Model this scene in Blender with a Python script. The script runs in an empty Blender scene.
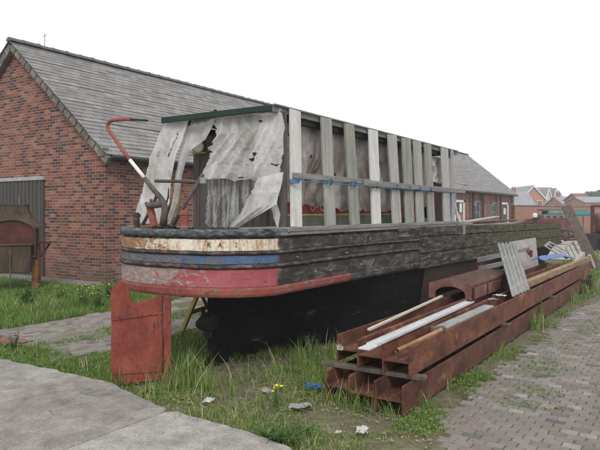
import bpy, math, random
import numpy as np
from mathutils import Vector, Matrix, noise
random.seed(7); np.random.seed(7)
sc = bpy.context.scene
COL = sc.collection
PI = math.pi
# ------------------------------------------------------------------ sight lines (to turn measured points into metres)
FPX = 610.0; YAW = math.atan(395 / 610); EYE = 1.7; SN, CS = math.sin(YAW), math.cos(YAW)
def ray(px, py):
    u = (px - 300) / FPX
    return Vector((-SN + CS * u, CS + SN * u, (212 - py) / FPX))
def onz(px, py, z=0.0):
    r = ray(px, py); t = (z - EYE) / r.z; return Vector((r.x * t, r.y * t, z))
def onx(px, py, X):
    r = ray(px, py); t = X / r.x; return Vector((X, r.y * t, EYE + r.z * t))
def ony(px, py, Y):
    r = ray(px, py); t = Y / r.y; return Vector((r.x * t, Y, EYE + r.z * t))
def nz(x, y=0, z=0): return noise.noise(Vector((x, y, z)))

# ------------------------------------------------------------------ objects and tags
def tag(o, label=None, cat=None, group=None, kind=None):
    if label: o['label'] = label
    if cat: o['category'] = cat
    if group: o['group'] = group
    if kind: o['kind'] = kind
    return o
def thing(name, loc, label, cat, group=None, rz=0):
    o = bpy.data.objects.new(name, None); COL.objects.link(o)
    o.location = loc; o.rotation_euler = (0, 0, rz); o.empty_display_size = 0.2
    return tag(o, label, cat, group)
def copy_tree(o, parent=None):
    c = o.copy(); COL.objects.link(c); c.parent = parent
    for ch in [k for k in bpy.data.objects if k.parent == o]: copy_tree(ch, c)
    return c
def root_of(o):
    while o.parent: o = o.parent
    return o

class MB:
    def __init__(s): s.v = []; s.f = []; s.m = []; s.cur = 0; s.t = []
    def add(s, vs, fs):
        b = len(s.v); s.v += [Vector(v) for v in vs]
        for f in fs: s.f.append([b + i for i in f]); s.m.append(s.cur)
        return s
    def box(s, c, size, rot=None, bev=0.0):
        hx, hy, hz = size[0] / 2, size[1] / 2, size[2] / 2
        R = rot if rot is not None else Matrix.Identity(3)
        c = Vector(c)
        if bev <= 0:
            vs = [c + R @ Vector((x * hx, y * hy, z * hz)) for x in (-1, 1) for y in (-1, 1) for z in (-1, 1)]
            return s.add(vs, [(0, 1, 3, 2), (4, 6, 7, 5), (0, 4, 5, 1), (2, 3, 7, 6), (0, 2, 6, 4), (1, 5, 7, 3)])
        # chamfered box: 24 vertices
        import itertools
        idx = {}; vs = []
        for sx, sy, sz in itertools.product((-1, 1), repeat=3):
            for ax in range(3):
                p = [sx * hx, sy * hy, sz * hz]
                for k in range(3):
                    if k != ax: p[k] -= bev * (sx, sy, sz)[k]
                idx[(sx, sy, sz, ax)] = len(vs); vs.append(c + R @ Vector(p))
        fs = []
        for ax in range(3):
            o1, o2 = [(1, 2), (2, 0), (0, 1)][ax]
            for sg in (-1, 1):
                q = []
                for a_, b_ in ((-1, -1), (1, -1), (1, 1), (-1, 1)):
                    k = [0, 0, 0]; k[ax] = sg; k[o1] = a_; k[o2] = b_
                    q.append(idx[(k[0], k[1], k[2], ax)])
                fs.append(q if sg > 0 else q[::-1])
        for ax in range(3):
            o1, o2 = [(1, 2), (2, 0), (0, 1)][ax]
            for a_, b_ in itertools.product((-1, 1), repeat=2):
                def g(t, face):
                    k = [0, 0, 0]; k[ax] = t; k[o1] = a_; k[o2] = b_
                    return idx[(k[0], k[1], k[2], face)]
                q = [g(-1, o1), g(1, o1), g(1, o2), g(-1, o2)]
                fs.append(q if a_ * b_ < 0 else q[::-1])
        for sx, sy, sz in itertools.product((-1, 1), repeat=3):
            q = [idx[(sx, sy, sz, k)] for k in range(3)]
            fs.append(q if sx * sy * sz > 0 else q[::-1])
        return s.add(vs, fs)
    def bar(s, a, b, w, h, up=(0, 0, 1), bev=0.0, roll=0.0):
        a, b = Vector(a), Vector(b); d = (b - a); L = d.length; d.normalize()
        x = d.cross(Vector(up))
        if x.length < 1e-4: x = d.cross(Vector((1, 0, 0)))
        x.normalize(); z = x.cross(d)
        R = Matrix((x, d, z)).transposed()
        if roll: R = R @ Matrix.Rotation(roll, 3, 'Y')
        return s.box((a + b) / 2, (w, L, h), R, bev)
    def tube(s, pts, r, n=10, cap=True):
        pts = [Vector(p) for p in pts]; rs = r if isinstance(r, (list, tuple)) else [r] * len(pts)
        rings = []; ref = None
        for i, p in enumerate(pts):
            d = (pts[min(i + 1, len(pts) - 1)] - pts[max(i - 1, 0)]).normalized()
            if ref is None:
                ref = d.orthogonal().normalized()
            ref = (ref - d * ref.dot(d)).normalized(); w = d.cross(ref)
            rings.append([p + (ref * math.cos(k * 2 * PI / n) + w * math.sin(k * 2 * PI / n)) * rs[i] for k in range(n)])
        vs = [v for r_ in rings for v in r_]; fs = []
        for i in range(len(pts) - 1):
            for k in range(n):
                fs.append((i * n + k, i * n + (k + 1) % n, (i + 1) * n + (k + 1) % n, (i + 1) * n + k))
        if cap: fs.append(tuple(range(n))[::-1]); fs.append(tuple((len(pts) - 1) * n + k for k in range(n)))
        return s.add(vs, fs)
    def prism(s, poly, off):
        off = Vector(off); n = len(poly); p = [Vector(v) for v in poly]
        vs = p + [v + off for v in p]
        fs = [tuple(range(n))[::-1], tuple(range(n, 2 * n))]
        for i in range(n): fs.append((i, (i + 1) % n, n + (i + 1) % n, n + i))
        return s.add(vs, fs)
    def grid(s, fn, nu, nv, closeu=False):
        vs = [fn(i / (nu - (0 if closeu else 1)), j / (nv - 1)) for j in range(nv) for i in range(nu)]
        fs = []
        for j in range(nv - 1):
            for i in range(nu if closeu else nu - 1):
                i2 = (i + 1) % nu
                fs.append((j * nu + i, j * nu + i2, (j + 1) * nu + i2, (j + 1) * nu + i))
        return s.add(vs, fs)
    def build(s, name, mats, parent=None, smooth=False, local=False, solid=0.0):
        if not isinstance(mats, (list, tuple)): mats = [mats]
        me = bpy.data.meshes.new(name)
        vs = s.v
        if parent is not None and not local:
            r = root_of(parent)
            M = (Matrix.Translation(r.location) @ r.rotation_euler.to_matrix().to_4x4()).inverted()
            vs = [M @ v for v in vs]
        me.from_pydata([tuple(v) for v in vs], [], s.f)
        for m in mats: me.materials.append(m)
        me.polygons.foreach_set('material_index', s.m)
        if smooth: me.polygons.foreach_set('use_smooth', [True] * len(s.f))
        if s.t:
            at = me.attributes.new('tone', 'FLOAT', 'POINT'); at.data.foreach_set('value', s.t)
        me.update()
        o = bpy.data.objects.new(name, me); COL.objects.link(o); o.parent = parent
        if solid:
            md = o.modifiers.new('s', 'SOLIDIFY'); md.thickness = solid
        return o

def part_norm(o):
    import bmesh
    bm = bmesh.new(); bm.from_mesh(o.data); bmesh.ops.recalc_face_normals(bm, faces=bm.faces); bm.to_mesh(o.data); bm.free()
    return o

# ------------------------------------------------------------------ materials
class NT:
    def __init__(s, name):
        s.m = bpy.data.materials.new(name); s.m.use_nodes = True
        s.t = s.m.node_tree; s.t.nodes.clear()
        s.out = s.n('ShaderNodeOutputMaterial'); s.b = s.n('ShaderNodeBsdfPrincipled')
        s.t.links.new(s.b.outputs[0], s.out.inputs[0])
    def n(s, ty, **kw):
        x = s.t.nodes.new(ty)
        for k, v in kw.items(): setattr(x, k, v)
        return x
    def l(s, a, b): s.t.links.new(a, b)
    def pos(s, scale=(1, 1, 1), off=(0, 0, 0), rot=(0, 0, 0)):
        g = s.n('ShaderNodeNewGeometry'); m = s.n('ShaderNodeMapping')
        m.inputs['Scale'].default_value = scale; m.inputs['Location'].default_value = off; m.inputs['Rotation'].default_value = rot
        s.l(g.outputs['Position'], m.inputs['Vector']); return m.outputs[0]
    def obj(s, scale=(1, 1, 1), rot=(0, 0, 0)):
        g = s.n('ShaderNodeTexCoord'); m = s.n('ShaderNodeMapping')
        m.inputs['Scale'].default_value = scale; m.inputs['Rotation'].default_value = rot
        s.l(g.outputs['Object'], m.inputs['Vector']); return m.outputs[0]
    def noise(s, vec, scale, detail=6, rough=.6, dist=0.0):
        x = s.n('ShaderNodeTexNoise'); x.inputs['Scale'].default_value = scale; x.inputs['Detail'].default_value = detail
        x.inputs['Roughness'].default_value = rough; x.inputs['Distortion'].default_value = dist
        s.l(vec, x.inputs['Vector']); return x.outputs['Fac']
    def ramp(s, fac, stops, interp='LINEAR'):
        r = s.n('ShaderNodeValToRGB'); r.color_ramp.interpolation = interp
        el = r.color_ramp.elements
        while len(el) < len(stops): el.new(0.5)
        for e, (p, c) in zip(el, stops):
            e.position = p; e.color = (c, c, c, 1) if isinstance(c, (int, float)) else (*c, 1)
        s.l(fac, r.inputs[0]); return r.outputs[0]
    def mix(s, fac, a, b, mode='MIX'):
        x = s.n('ShaderNodeMix', data_type='RGBA', blend_type=mode)
        for i, v in ((0, fac), (6, a), (7, b)):
            if isinstance(v, (int, float)): x.inputs[i].default_value = v if i == 0 else (v, v, v, 1)
            elif isinstance(v, tuple): x.inputs[i].default_value = (*v, 1)
            else: s.l(v, x.inputs[i])
        return x.outputs[2]
    def math(s, op, a, b=0.0, c=None, clamp=False):
        x = s.n('ShaderNodeMath', operation=op); x.use_clamp = clamp
        for i, v in enumerate((a, b) if c is None else (a, b, c)):
            if isinstance(v, (int, float)): x.inputs[i].default_value = v
            else: s.l(v, x.inputs[i])
        return x.outputs[0]
    def bump(s, h, strength=.3, dist=.01):
        x = s.n('ShaderNodeBump'); x.inputs['Strength'].default_value = strength; x.inputs['Distance'].default_value = dist
        s.l(h, x.inputs['Height']); s.l(x.outputs[0], s.b.inputs['Normal']); return x
    def fin(s, col, rough=.8, metal=0.0, spec=.3):
        if isinstance(col, tuple): s.b.inputs['Base Color'].default_value = (*col, 1)
        else: s.l(col, s.b.inputs['Base Color'])
        if isinstance(rough, (int, float)): s.b.inputs['Roughness'].default_value = rough
        else: s.l(rough, s.b.inputs['Roughness'])
        s.b.inputs['Metallic'].default_value = metal; s.b.inputs['Specular IOR Level'].default_value = spec
        return s.m

def rough_mat(name, stops, scale=6, stretch=(1, 1, 1), fine=40, finev=.35, rough=.8, bump=.3, bd=.006, spec=.3, metal=0.0, objc=False, dist=0.0, extra=None):
    t = NT(name); v = (t.obj if objc else t.pos)(stretch)
    n1 = t.noise(v, scale, 7, .65, dist); c = t.ramp(n1, stops)
    n2 = t.noise(v, fine, 4, .6)
    c = t.mix(1.0, c, t.ramp(n2, [(0.25, 1 - finev), (0.75, 1 + 0 * finev)]), 'MULTIPLY')
    if extra:   # (colour, scale, threshold, softness)
        for col, sca, th, so in extra:
            c = t.mix(t.ramp(t.noise(v, sca, 6, .7), [(th, 0), (th + so, 1)]), c, col)
    if name == 'rusty_steel':
        oi = t.n('ShaderNodeObjectInfo'); c = t.mix(1.0, c, t.ramp(oi.outputs['Random'], [(0, (.72, .72, .74)), (.5, (.98, .94, .9)), (1, (1.2, 1.12, 1.0))]), 'MULTIPLY')
        dn = t.ramp(t.noise(t.pos((5, .9, 1)), 5, 6, .8), [(.56, 0), (.66, .55)]); g = t.n('ShaderNodeNewGeometry'); sp = t.n('ShaderNodeSeparateXYZ'); t.l(g.outputs['True Normal'], sp.inputs[0])
        c = t.mix(t.math('MULTIPLY', dn, t.math('MAXIMUM', sp.outputs[2], .15)), c, (.33, .24, .17))      # dust and scale lying on the upper faces
    t.bump(t.math('ADD', n1, t.math('MULTIPLY', n2, .6)), bump, bd)
    return t.fin(c, rough, metal, spec)

def wood(name, a, b, c2, axis='y', **kw):
    st = {'x': (.6, 9, 9), 'y': (9, .6, 9), 'z': (9, 9, .6)}[axis]
    return rough_mat(name, [(.28, a), (.5, b), (.72, c2)], 2.2, st, fine=14, finev=kw.pop('finev', .45), bump=.5, bd=.008, **kw)

def brick_mat(name, stops, mortar, sx=1.0, bw=.225, bh=.075, rough=.9):
    t = NT(name); g = t.n('ShaderNodeNewGeometry'); sp = t.n('ShaderNodeSeparateXYZ'); t.l(g.outputs['Position'], sp.inputs[0])
    u = t.math('ADD', sp.outputs[0], sp.outputs[1]); cb = t.n('ShaderNodeCombineXYZ'); t.l(u, cb.inputs[0]); t.l(sp.outputs[2], cb.inputs[1])
    # slight waviness of courses
    br = t.n('ShaderNodeTexBrick'); br.inputs['Scale'].default_value = 1.0
    br.inputs['Brick Width'].default_value = bw; br.inputs['Row Height'].default_value = bh
    br.inputs['Mortar Size'].default_value = .006; br.inputs['Mortar Smooth'].default_value = .3; br.inputs['Bias'].default_value = 0
    br.inputs['Color1'].default_value = (0, 0, 0, 1); br.inputs['Color2'].default_value = (1, 1, 1, 1); br.inputs['Mortar'].default_value = (.5, .5, .5, 1)
    nn = t.n('ShaderNodeTexNoise'); nn.inputs['Scale'].default_value = 3.0; t.l(cb.outputs[0], nn.inputs['Vector'])
    va = t.n('ShaderNodeVectorMath', operation='SCALE'); t.l(nn.outputs['Color'], va.inputs[0]); va.inputs['Scale'].default_value = .018
    vb = t.n('ShaderNodeVectorMath', operation='ADD'); t.l(cb.outputs[0], vb.inputs[0]); t.l(va.outputs[0], vb.inputs[1])
    t.l(vb.outputs[0], br.inputs['Vector'])
    c = t.ramp(br.outputs['Color'], stops, 'CONSTANT')
    n1 = t.noise(t.pos(), .9, 5, .6); n2 = t.noise(t.pos(), 30, 5, .7)
    c = t.mix(t.ramp(n1, [(.3, .0), (.75, .55)]), c, stops[len(stops) // 2][1])
    c = t.mix(1.0, c, t.ramp(n2, [(.25, .62), (.75, 1.1)]), 'MULTIPLY')
    c = t.mix(br.outputs['Fac'], c, mortar)
    c = t.mix(t.ramp(t.noise(t.pos((1, 1, .35)), 1.4, 6, .7), [(.55, 0), (.8, .35)]), c, (.09, .075, .07))
    zf = t.math('SUBTRACT', 1.0, t.math('MULTIPLY', sp.outputs[2], 1.5), clamp=True)   # damp, algae stained foot of the wall
    c = t.mix(t.math('MULTIPLY', zf, t.ramp(t.noise(t.pos((1, 1, 1.5)), 2.2, 7, .75), [(.38, 0), (.6, .75)])), c, (.085, .08, .055))
    c = t.mix(t.ramp(t.noise(t.pos((.8, .8, .8)), 1.1, 7, .8), [(.60, 0), (.72, .35)]), c, (.36, .30, .26))
    t.bump(t.math('SUBTRACT', t.math('MULTIPLY', n2, .4), br.outputs['Fac']), .5, .008)
    return t.fin(c, rough, 0, .2)

M = {}
M['brick'] = brick_mat('brick', [(0, (.05, .036, .04)), (.18, (.245, .088, .056)), (.31, (.13, .052, .04)), (.44, (.28, .115, .078)), (.58, (.19, .072, .05)), (.70, (.32, .165, .12)), (.82, (.075, .045, .045)), (.91, (.23, .10, .075))], (.29, .24, .20))
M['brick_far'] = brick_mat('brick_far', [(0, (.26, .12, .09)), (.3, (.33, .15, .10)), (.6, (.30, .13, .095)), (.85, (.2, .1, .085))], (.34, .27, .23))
M['brick_orange'] = brick_mat('brick_orange', [(0, (.42, .16, .09)), (.3, (.46, .19, .11)), (.6, (.4, .15, .09)), (.85, (.36, .14, .09))], (.42, .32, .25))
def slate(name, pal, cosp, bw=.3, row=.22):
    t = NT(name); g = t.n('ShaderNodeNewGeometry'); sp = t.n('ShaderNodeSeparateXYZ'); t.l(g.outputs['Position'], sp.inputs[0])
    cb = t.n('ShaderNodeCombineXYZ'); t.l(t.math('ADD', sp.outputs[1], 0), cb.inputs[0]); t.l(t.math('ABSOLUTE', t.math('SUBTRACT', sp.outputs[0], cosp)), cb.inputs[1])
    br = t.n('ShaderNodeTexBrick'); br.inputs['Scale'].default_value = 1
    br.inputs['Brick Width'].default_value = bw; br.inputs['Row Height'].default_value = row; br.inputs['Mortar Size'].default_value = .006
    br.inputs['Color1'].default_value = (0, 0, 0, 1); br.inputs['Color2'].default_value = (1, 1, 1, 1); br.inputs['Mortar'].default_value = (.5, .5, .5, 1)
    t.l(cb.outputs[0], br.inputs['Vector'])
    c = t.ramp(br.outputs['Color'], pal)
    n = t.noise(t.pos(), 2.0, 6, .7); n2 = t.noise(t.pos(), 25, 4, .6)
    c = t.mix(t.ramp(n, [(.4, 0), (.75, .5)]), c, (.23, .225, .2))
    c = t.mix(1.0, c, t.ramp(n2, [(.2, .75), (.8, 1.1)]), 'MULTIPLY')
    c = t.mix(br.outputs['Fac'], c, (.05, .05, .052))
    t.bump(t.math('SUBTRACT', t.math('MULTIPLY', n2, .5), br.outputs['Fac']), .4, .006)
    return t.fin(c, .6, 0, .4)
M['slate'] = slate('slate', [(0, (.135, .13, .13)), (.5, (.185, .178, .172)), (1, (.25, .236, .222))], -15.5, row=.168)
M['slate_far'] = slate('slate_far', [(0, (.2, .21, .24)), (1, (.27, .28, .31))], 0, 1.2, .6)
M['ridge'] = rough_mat('ridge_tile', [(.3, (.1, .1, .11)), (.7, (.17, .16, .16))], 8)
M['black_wood'] = rough_mat('tarred_wood', [(.3, (.011, .010, .009)), (.47, (.034, .029, .025)), (.58, (.10, .088, .075)), (.72, (.25, .23, .20))], 4.2, (3, 1.0, 5.0), fine=30, finev=.5, bump=.7, bd=.012, rough=.85, spec=.12, dist=.6,
                           extra=[((.2, .195, .18), 13, .68, .05)])
M['keel_black'] = rough_mat('black_bottom', [(.3, (.006, .006, .006)), (.6, (.013, .012, .012)), (.8, (.035, .032, .03))], 2.0, (1.5, .8, 3), fine=24, finev=.5, bump=.8, bd=.012, rough=.8, spec=.12,
                           extra=[((.12, .115, .11), 2.6, .60, .14), ((.2, .19, .18), 12, .70, .06)])
def mossy():
    t = NT('weathered_side_planks'); v = t.pos((2, .8, 4.5)); n1 = t.noise(v, 3.4, 9, .75, .4); n2 = t.noise(t.pos((1.5, .7, 4)), 26, 5, .7)
    c = t.ramp(n1, [(.33, (.013, .011, .010)), (.47, (.038, .033, .029)), (.57, (.13, .12, .105)), (.72, (.28, .265, .24))])
    sp = t.n('ShaderNodeSeparateXYZ'); g = t.n('ShaderNodeNewGeometry'); t.l(g.outputs['Position'], sp.inputs[0])
    k = t.math('MULTIPLY', t.math('SUBTRACT', sp.outputs[1], 8.5), .12, clamp=True)
    m = t.math('MULTIPLY', k, t.ramp(t.noise(t.pos((1, .8, 1.4)), 2.3, 8, .75), [(.38, 0), (.54, .85)]))
    c = t.mix(m, c, t.ramp(n2, [(.3, (.035, .04, .014)), (.7, (.15, .15, .055))]))
    # pale drips down the planks
    dr = t.ramp(t.noise(t.pos((14, 7, .8)), 1.6, 4, .6), [(.62, 0), (.72, .55)])
    c = t.mix(dr, c, (.2, .2, .18))
    c = t.mix(1.0, c, t.ramp(n2, [(.25, .5), (.75, 1.15)]), 'MULTIPLY')
    t.bump(t.math('ADD', n1, n2), .7, .012); return t.fin(c, .85, 0, .2)
M['mossy'] = mossy()
M['plate'] = rough_mat('brown_hull_plate', [(.3, (.05, .032, .032)), (.6, (.075, .046, .045)), (.8, (.10, .065, .058))], 2, (1, 1, 1), fine=30, finev=.3, bump=.2, rough=.6)
def painted(name, cols, under, limit, xfade=None, th=.5, sw=.1, sc_=5.0, stretch=(1, 1, 1), streak=None):
    """cols: two paint tones; under: bare wood tones showing where paint has peeled; black tar aft of y=limit"""
    t = NT(name); v = t.pos(stretch); n1 = t.noise(v, sc_, 8, .7, .5); n2 = t.noise(t.pos((1, 1, 3)), 34, 5, .7)
    paint = t.ramp(t.noise(t.pos(), 3, 5, .6), [(.35, cols[0]), (.65, cols[1])])
    if streak: paint = t.mix(t.ramp(t.noise(t.pos((7, 7, 1.3)), 2.6, 8, .8, 1.2), [(.47, 0), (.60, .85)]), paint, streak)
    bare = t.ramp(t.noise(t.pos((2, 2, 6)), 7, 6, .7), [(.35, under[0]), (.65, under[1])])
    sp = t.n('ShaderNodeSeparateXYZ'); g = t.n('ShaderNodeNewGeometry'); t.l(g.outputs['Position'], sp.inputs[0])
    f = n1
    if xfade is not None:   # paint survives better towards +x of xfade
        f = t.math('SUBTRACT', f, t.math('MULTIPLY', t.math('SUBTRACT', sp.outputs[0], xfade), .28))
    c = t.mix(t.ramp(f, [(th, 0), (th + sw, 1)]), paint, bare)
    c = t.mix(t.ramp(t.noise(t.pos((3, 3, 6)), 6, 8, .8, .6), [(.56, 0), (.64, .9)]), c, (.035, .03, .03))
    c = t.mix(1.0, c, t.ramp(n2, [(.2, .6), (.7, 1.05)]), 'MULTIPLY')
    tar = t.ramp(t.noise(t.pos((2, 1, 3)), 4, 8, .75, .6), [(.33, (.011, .010, .009)), (.5, (.034, .029, .025)), (.60, (.10, .088, .075)), (.73, (.24, .22, .19))])
    edge = t.math('ADD', sp.outputs[1], t.math('MULTIPLY', t.noise(t.pos(), 9, 4), .10))
    c = t.mix(t.ramp(t.math('MULTIPLY', t.math('SUBTRACT', edge, limit), 20.0, clamp=True), [(0, 0), (1, 1)]), c, tar)
    t.bump(t.math('ADD', n1, t.math('MULTIPLY', n2, .7)), .55, .008)
    return t.fin(c, .7, 0, .3)
M['white_band'] = painted('cream_band_paint', ((.66, .60, .48), (.74, .70, .60)), ((.16, .10, .07), (.42, .22, .1)), 5.10, -4.75, .46, .07, 8, (1, 1, 2), streak=(.40, .17, .055))
M['blue_band'] = painted('blue_band_paint', ((.055, .10, .20), (.085, .15, .27)), ((.07, .08, .10), (.17, .18, .19)), 5.10, -4.25, .40, .12, 6)
M['red_band'] = painted('red_band_paint', ((.33, .06, .075), (.38, .11, .12)), ((.15, .14, .14), (.48, .33, .30)), 5.10, -4.35, .47, .06, 7, (1, 1, 1.6))
M['red_rim'] = painted('red_rim_paint', ((.20, .042, .035), (.29, .075, .058)), ((.12, .05, .04), (.3, .16, .13)), 6.6, None, .50, .08, 8)
M['strake'] = rough_mat('strake_wood', [(.3, (.022, .018, .018)), (.5, (.065, .048, .044)), (.62, (.16, .12, .11)), (.75, (.30, .24, .21))], 5, (2, 2, 4), fine=40, finev=.5, bump=.6, bd=.008)
M['rail_grey'] = rough_mat('weathered_rail', [(.3, (.025, .028, .03)), (.48, (.075, .085, .09)), (.64, (.2, .215, .215)), (.76, (.36, .37, .36))], 7, (2, 2, 6), fine=40, finev=.5, bump=.7, bd=.01,
                           extra=[((.2, .035, .03), 5, .66, .06)])
M['gunwale'] = wood('grey_gunwale', (.14, .14, .135), (.24, .235, .22), (.33, .32, .30))
M['post_white'] = wood('pale_post', (.52, .51, .48), (.70, .69, .66), (.80, .79, .76), 'z', extra=[((.3, .29, .27), 9, .64, .08)])
M['post_grey'] = wood('grey_post', (.24, .24, .22), (.38, .37, .345), (.50, .49, .46), 'z', extra=[((.13, .13, .11), 9, .66, .08)])
M['post_b'] = wood('grey_post_green', (.20, .21, .175), (.31, .315, .27), (.43, .43, .38), 'z', extra=[((.12, .13, .09), 6, .60, .1)])
M['post_c'] = wood('grey_post_brown', (.26, .25, .235), (.44, .43, .41), (.55, .54, .52), 'z', extra=[((.2, .17, .14), 7, .62, .08)])
M['rail_wood'] = wood('weathered_plank', (.15, .145, .135), (.26, .25, .235), (.36, .35, .33), 'y')
M['lean_wood'] = wood('brown_plank', (.075, .055, .042), (.125, .10, .08), (.20, .165, .135), 'z')
M['green_paint'] = rough_mat('dark_green_paint', [(.3, (.010, .026, .022)), (.6, (.018, .042, .035)), (.8, (.05, .07, .06))], 5, fine=30, finev=.3)
M['fascia'] = wood('grey_fascia', (.13, .13, .125), (.2, .2, .19), (.28, .28, .27), 'y')
M['rudder_red'] = rough_mat('red_oxide', [(.28, (.09, .028, .022)), (.48, (.225, .046, .031)), (.7, (.30, .085, .055))], 5, (1.2, 1.2, .8), fine=30, finev=.4, bump=.5, bd=.006, rough=.7,
                            extra=[((.05, .03, .028), 6, .60, .06), ((.30, .16, .14), 14, .66, .05)])
M['rust'] = rough_mat('rusty_steel', [(.28, (.05, .021, .016)), (.5, (.15, .056, .035)), (.7, (.235, .105, .064))], 4.5, (1.6, .8, 1.6), fine=26, finev=.5, bump=.3, bd=.004, rough=.75,
                      extra=[((.32, .15, .065), 3.0, .60, .12), ((.035, .02, .018), 5, .62, .1)])
M['rust_pale'] = rough_mat('pinkish_rust', [(.28, (.11, .045, .035)), (.5, (.22, .10, .08)), (.75, (.34, .20, .17))], 3, fine=25, finev=.4, bump=.4, bd=.005, extra=[((.07, .025, .018), 4, .6, .1)])
M['rust_green'] = rough_mat('mossy_rust', [(.28, (.028, .018, .013)), (.5, (.07, .05, .032)), (.75, (.12, .085, .05))], 4, (1, 1, .5), fine=25, finev=.5, bump=.4, extra=[((.22, .09, .03), 3, .62, .1)])
M['rust_dark'] = rough_mat('dark_rust', [(.28, (.025, .014, .012)), (.5, (.075, .022, .016)), (.75, (.13, .035, .025))], 3, fine=25, finev=.4, bump=.3)
M['rust_orange'] = rough_mat('orange_rust', [(.28, (.1, .035, .02)), (.5, (.28, .11, .04)), (.75, (.4, .2, .09))], 5, fine=25, finev=.5, bump=.4)
M['tiller_red'] = rough_mat('tiller_red', [(.3, (.22, .06, .05)), (.7, (.36, .12, .09))], 20, fine=80)
M['white_paint'] = rough_mat('white_gloss', [(.3, (.6, .59, .56)), (.7, (.76, .75, .73))], 6, fine=60, finev=.15, rough=.5)
M['trunking'] = rough_mat('trunking', [(.3, (.42, .43, .45)), (.7, (.60, .61, .63))], 5, fine=30, finev=.2, rough=.5)
M['cream'] = rough_mat('cream_paint', [(.3, (.5, .45, .36)), (.7, (.68, .62, .5))], 10, fine=60)
M['steel_brown'] = rough_mat('brown_steel', [(.3, (.055, .045, .042)), (.7, (.14, .115, .105))], 12, fine=60)
M['black'] = rough_mat('black_iron', [(.3, (.01, .01, .01)), (.7, (.035, .033, .03))], 12)
M['shade_dark'] = rough_mat('shadowed_boards', [(.3, (.03, .028, .027)), (.7, (.06, .055, .05))], 5)  # boards under the shelter roof, its shade put into their dark colour
M['cabin_brown'] = wood('cabin_boards', (.07, .06, .055), (.12, .105, .095), (.18, .16, .15), 'z')
M['cabin_grey'] = rough_mat('cabin_grey_green', [(.3, (.12, .125, .105)), (.7, (.2, .2, .165))], 5)
M['cabin_red'] = rough_mat('cabin_red', [(.3, (.2, .03, .035)), (.6, (.3, .05, .05)), (.8, (.26, .10, .08))], 6, fine=30)
M['cabin_orange'] = rough_mat('cabin_orange', [(.3, (.36, .09, .06)), (.7, (.5, .18, .12))], 6)
M['yellow'] = rough_mat('yellow_line', [(.3, (.4, .31, .08)), (.7, (.58, .46, .14))], 14, fine=40)
M['yellow_wood'] = rough_mat('yellow_trestle', [(.3, (.26, .2, .05)), (.7, (.42, .33, .1))], 10)
M['blue_rope'] = rough_mat('blue_rope', [(.3, (.03, .12, .25)), (.7, (.07, .23, .40))], 30)
M['blue_plastic'] = rough_mat('blue_plastic', [(.3, (.05, .10, .28)), (.7, (.10, .17, .40))], 8, rough=.5)
M['galv'] = rough_mat('galvanised', [(.3, (.17, .165, .15)), (.55, (.27, .27, .26)), (.75, (.38, .38, .37))], 6, (2, 1, 1), fine=30, finev=.25, rough=.55, spec=.5)
M['grey_panel'] = rough_mat('pale_board', [(.3, (.22, .20, .18)), (.7, (.37, .34, .315))], 5, fine=25, finev=.3)
M['frame_white'] = rough_mat('flaking_white', [(.3, (.24, .23, .20)), (.6, (.42, .41, .38)), (.8, (.52, .51, .47))], 9)
M['lintel'] = rough_mat('pale_lintel', [(.3, (.30, .30, .30)), (.7, (.44, .44, .44))], 5)
M['verge'] = rough_mat('verge_stone', [(.3, (.08, .07, .065)), (.5, (.17, .155, .14)), (.7, (.34, .29, .22))], 3.5, (1, 1, 1), fine=20, finev=.4)
M['gutter'] = rough_mat('black_gutter', [(.3, (.02, .02, .022)), (.7, (.05, .05, .052))], 5, rough=.5)
M['door_grey'] = rough_mat('corrugated_door', [(.3, (.055, .048, .045)), (.7, (.095, .082, .075))], 2, (4, 4, .5), fine=20, finev=.3)
M['glass'] = NT('window_glass').fin((.03, .035, .04), .08, 0, .6)
M['copper'] = rough_mat('ochre_pipe', [(.3, (.22, .11, .05)), (.7, (.42, .26, .13))], 8, (1, .4, 1))
M['ochre_steel'] = rough_mat('ochre_steel', [(.3, (.13, .07, .035)), (.5, (.28, .18, .10)), (.7, (.36, .27, .17))], 4, (2, .5, 2))
M['teal'] = rough_mat('teal_canvas', [(.3, (.03, .12, .11)), (.7, (.055, .19, .175))], 4)
M['barge_red'] = rough_mat('barge_red', [(.3, (.16, .04, .035)), (.7, (.28, .08, .07))], 3)
M['hull_grey'] = rough_mat('boat_grey', [(.3, (.13, .16, .15)), (.7, (.26, .29, .28))], 3)
M['bark'] = rough_mat('bark', [(.3, (.05, .04, .03)), (.7, (.1, .08, .06))], 5)
M['litter'] = rough_mat('white_scrap', [(.3, (.38, .37, .34)), (.7, (.6, .59, .56))], 20)
M['leaf_far'] = rough_mat('far_leaves', [(.3, (.03, .06, .025)), (.7, (.07, .11, .045))], 1.0)
M['straw'] = rough_mat('dead_stalks', [(.3, (.2, .165, .10)), (.5, (.30, .26, .17)), (.7, (.42, .37, .27))], 3)
M['flower'] = NT('yellow_petals').fin((.62, .52, .04), .6)

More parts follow.
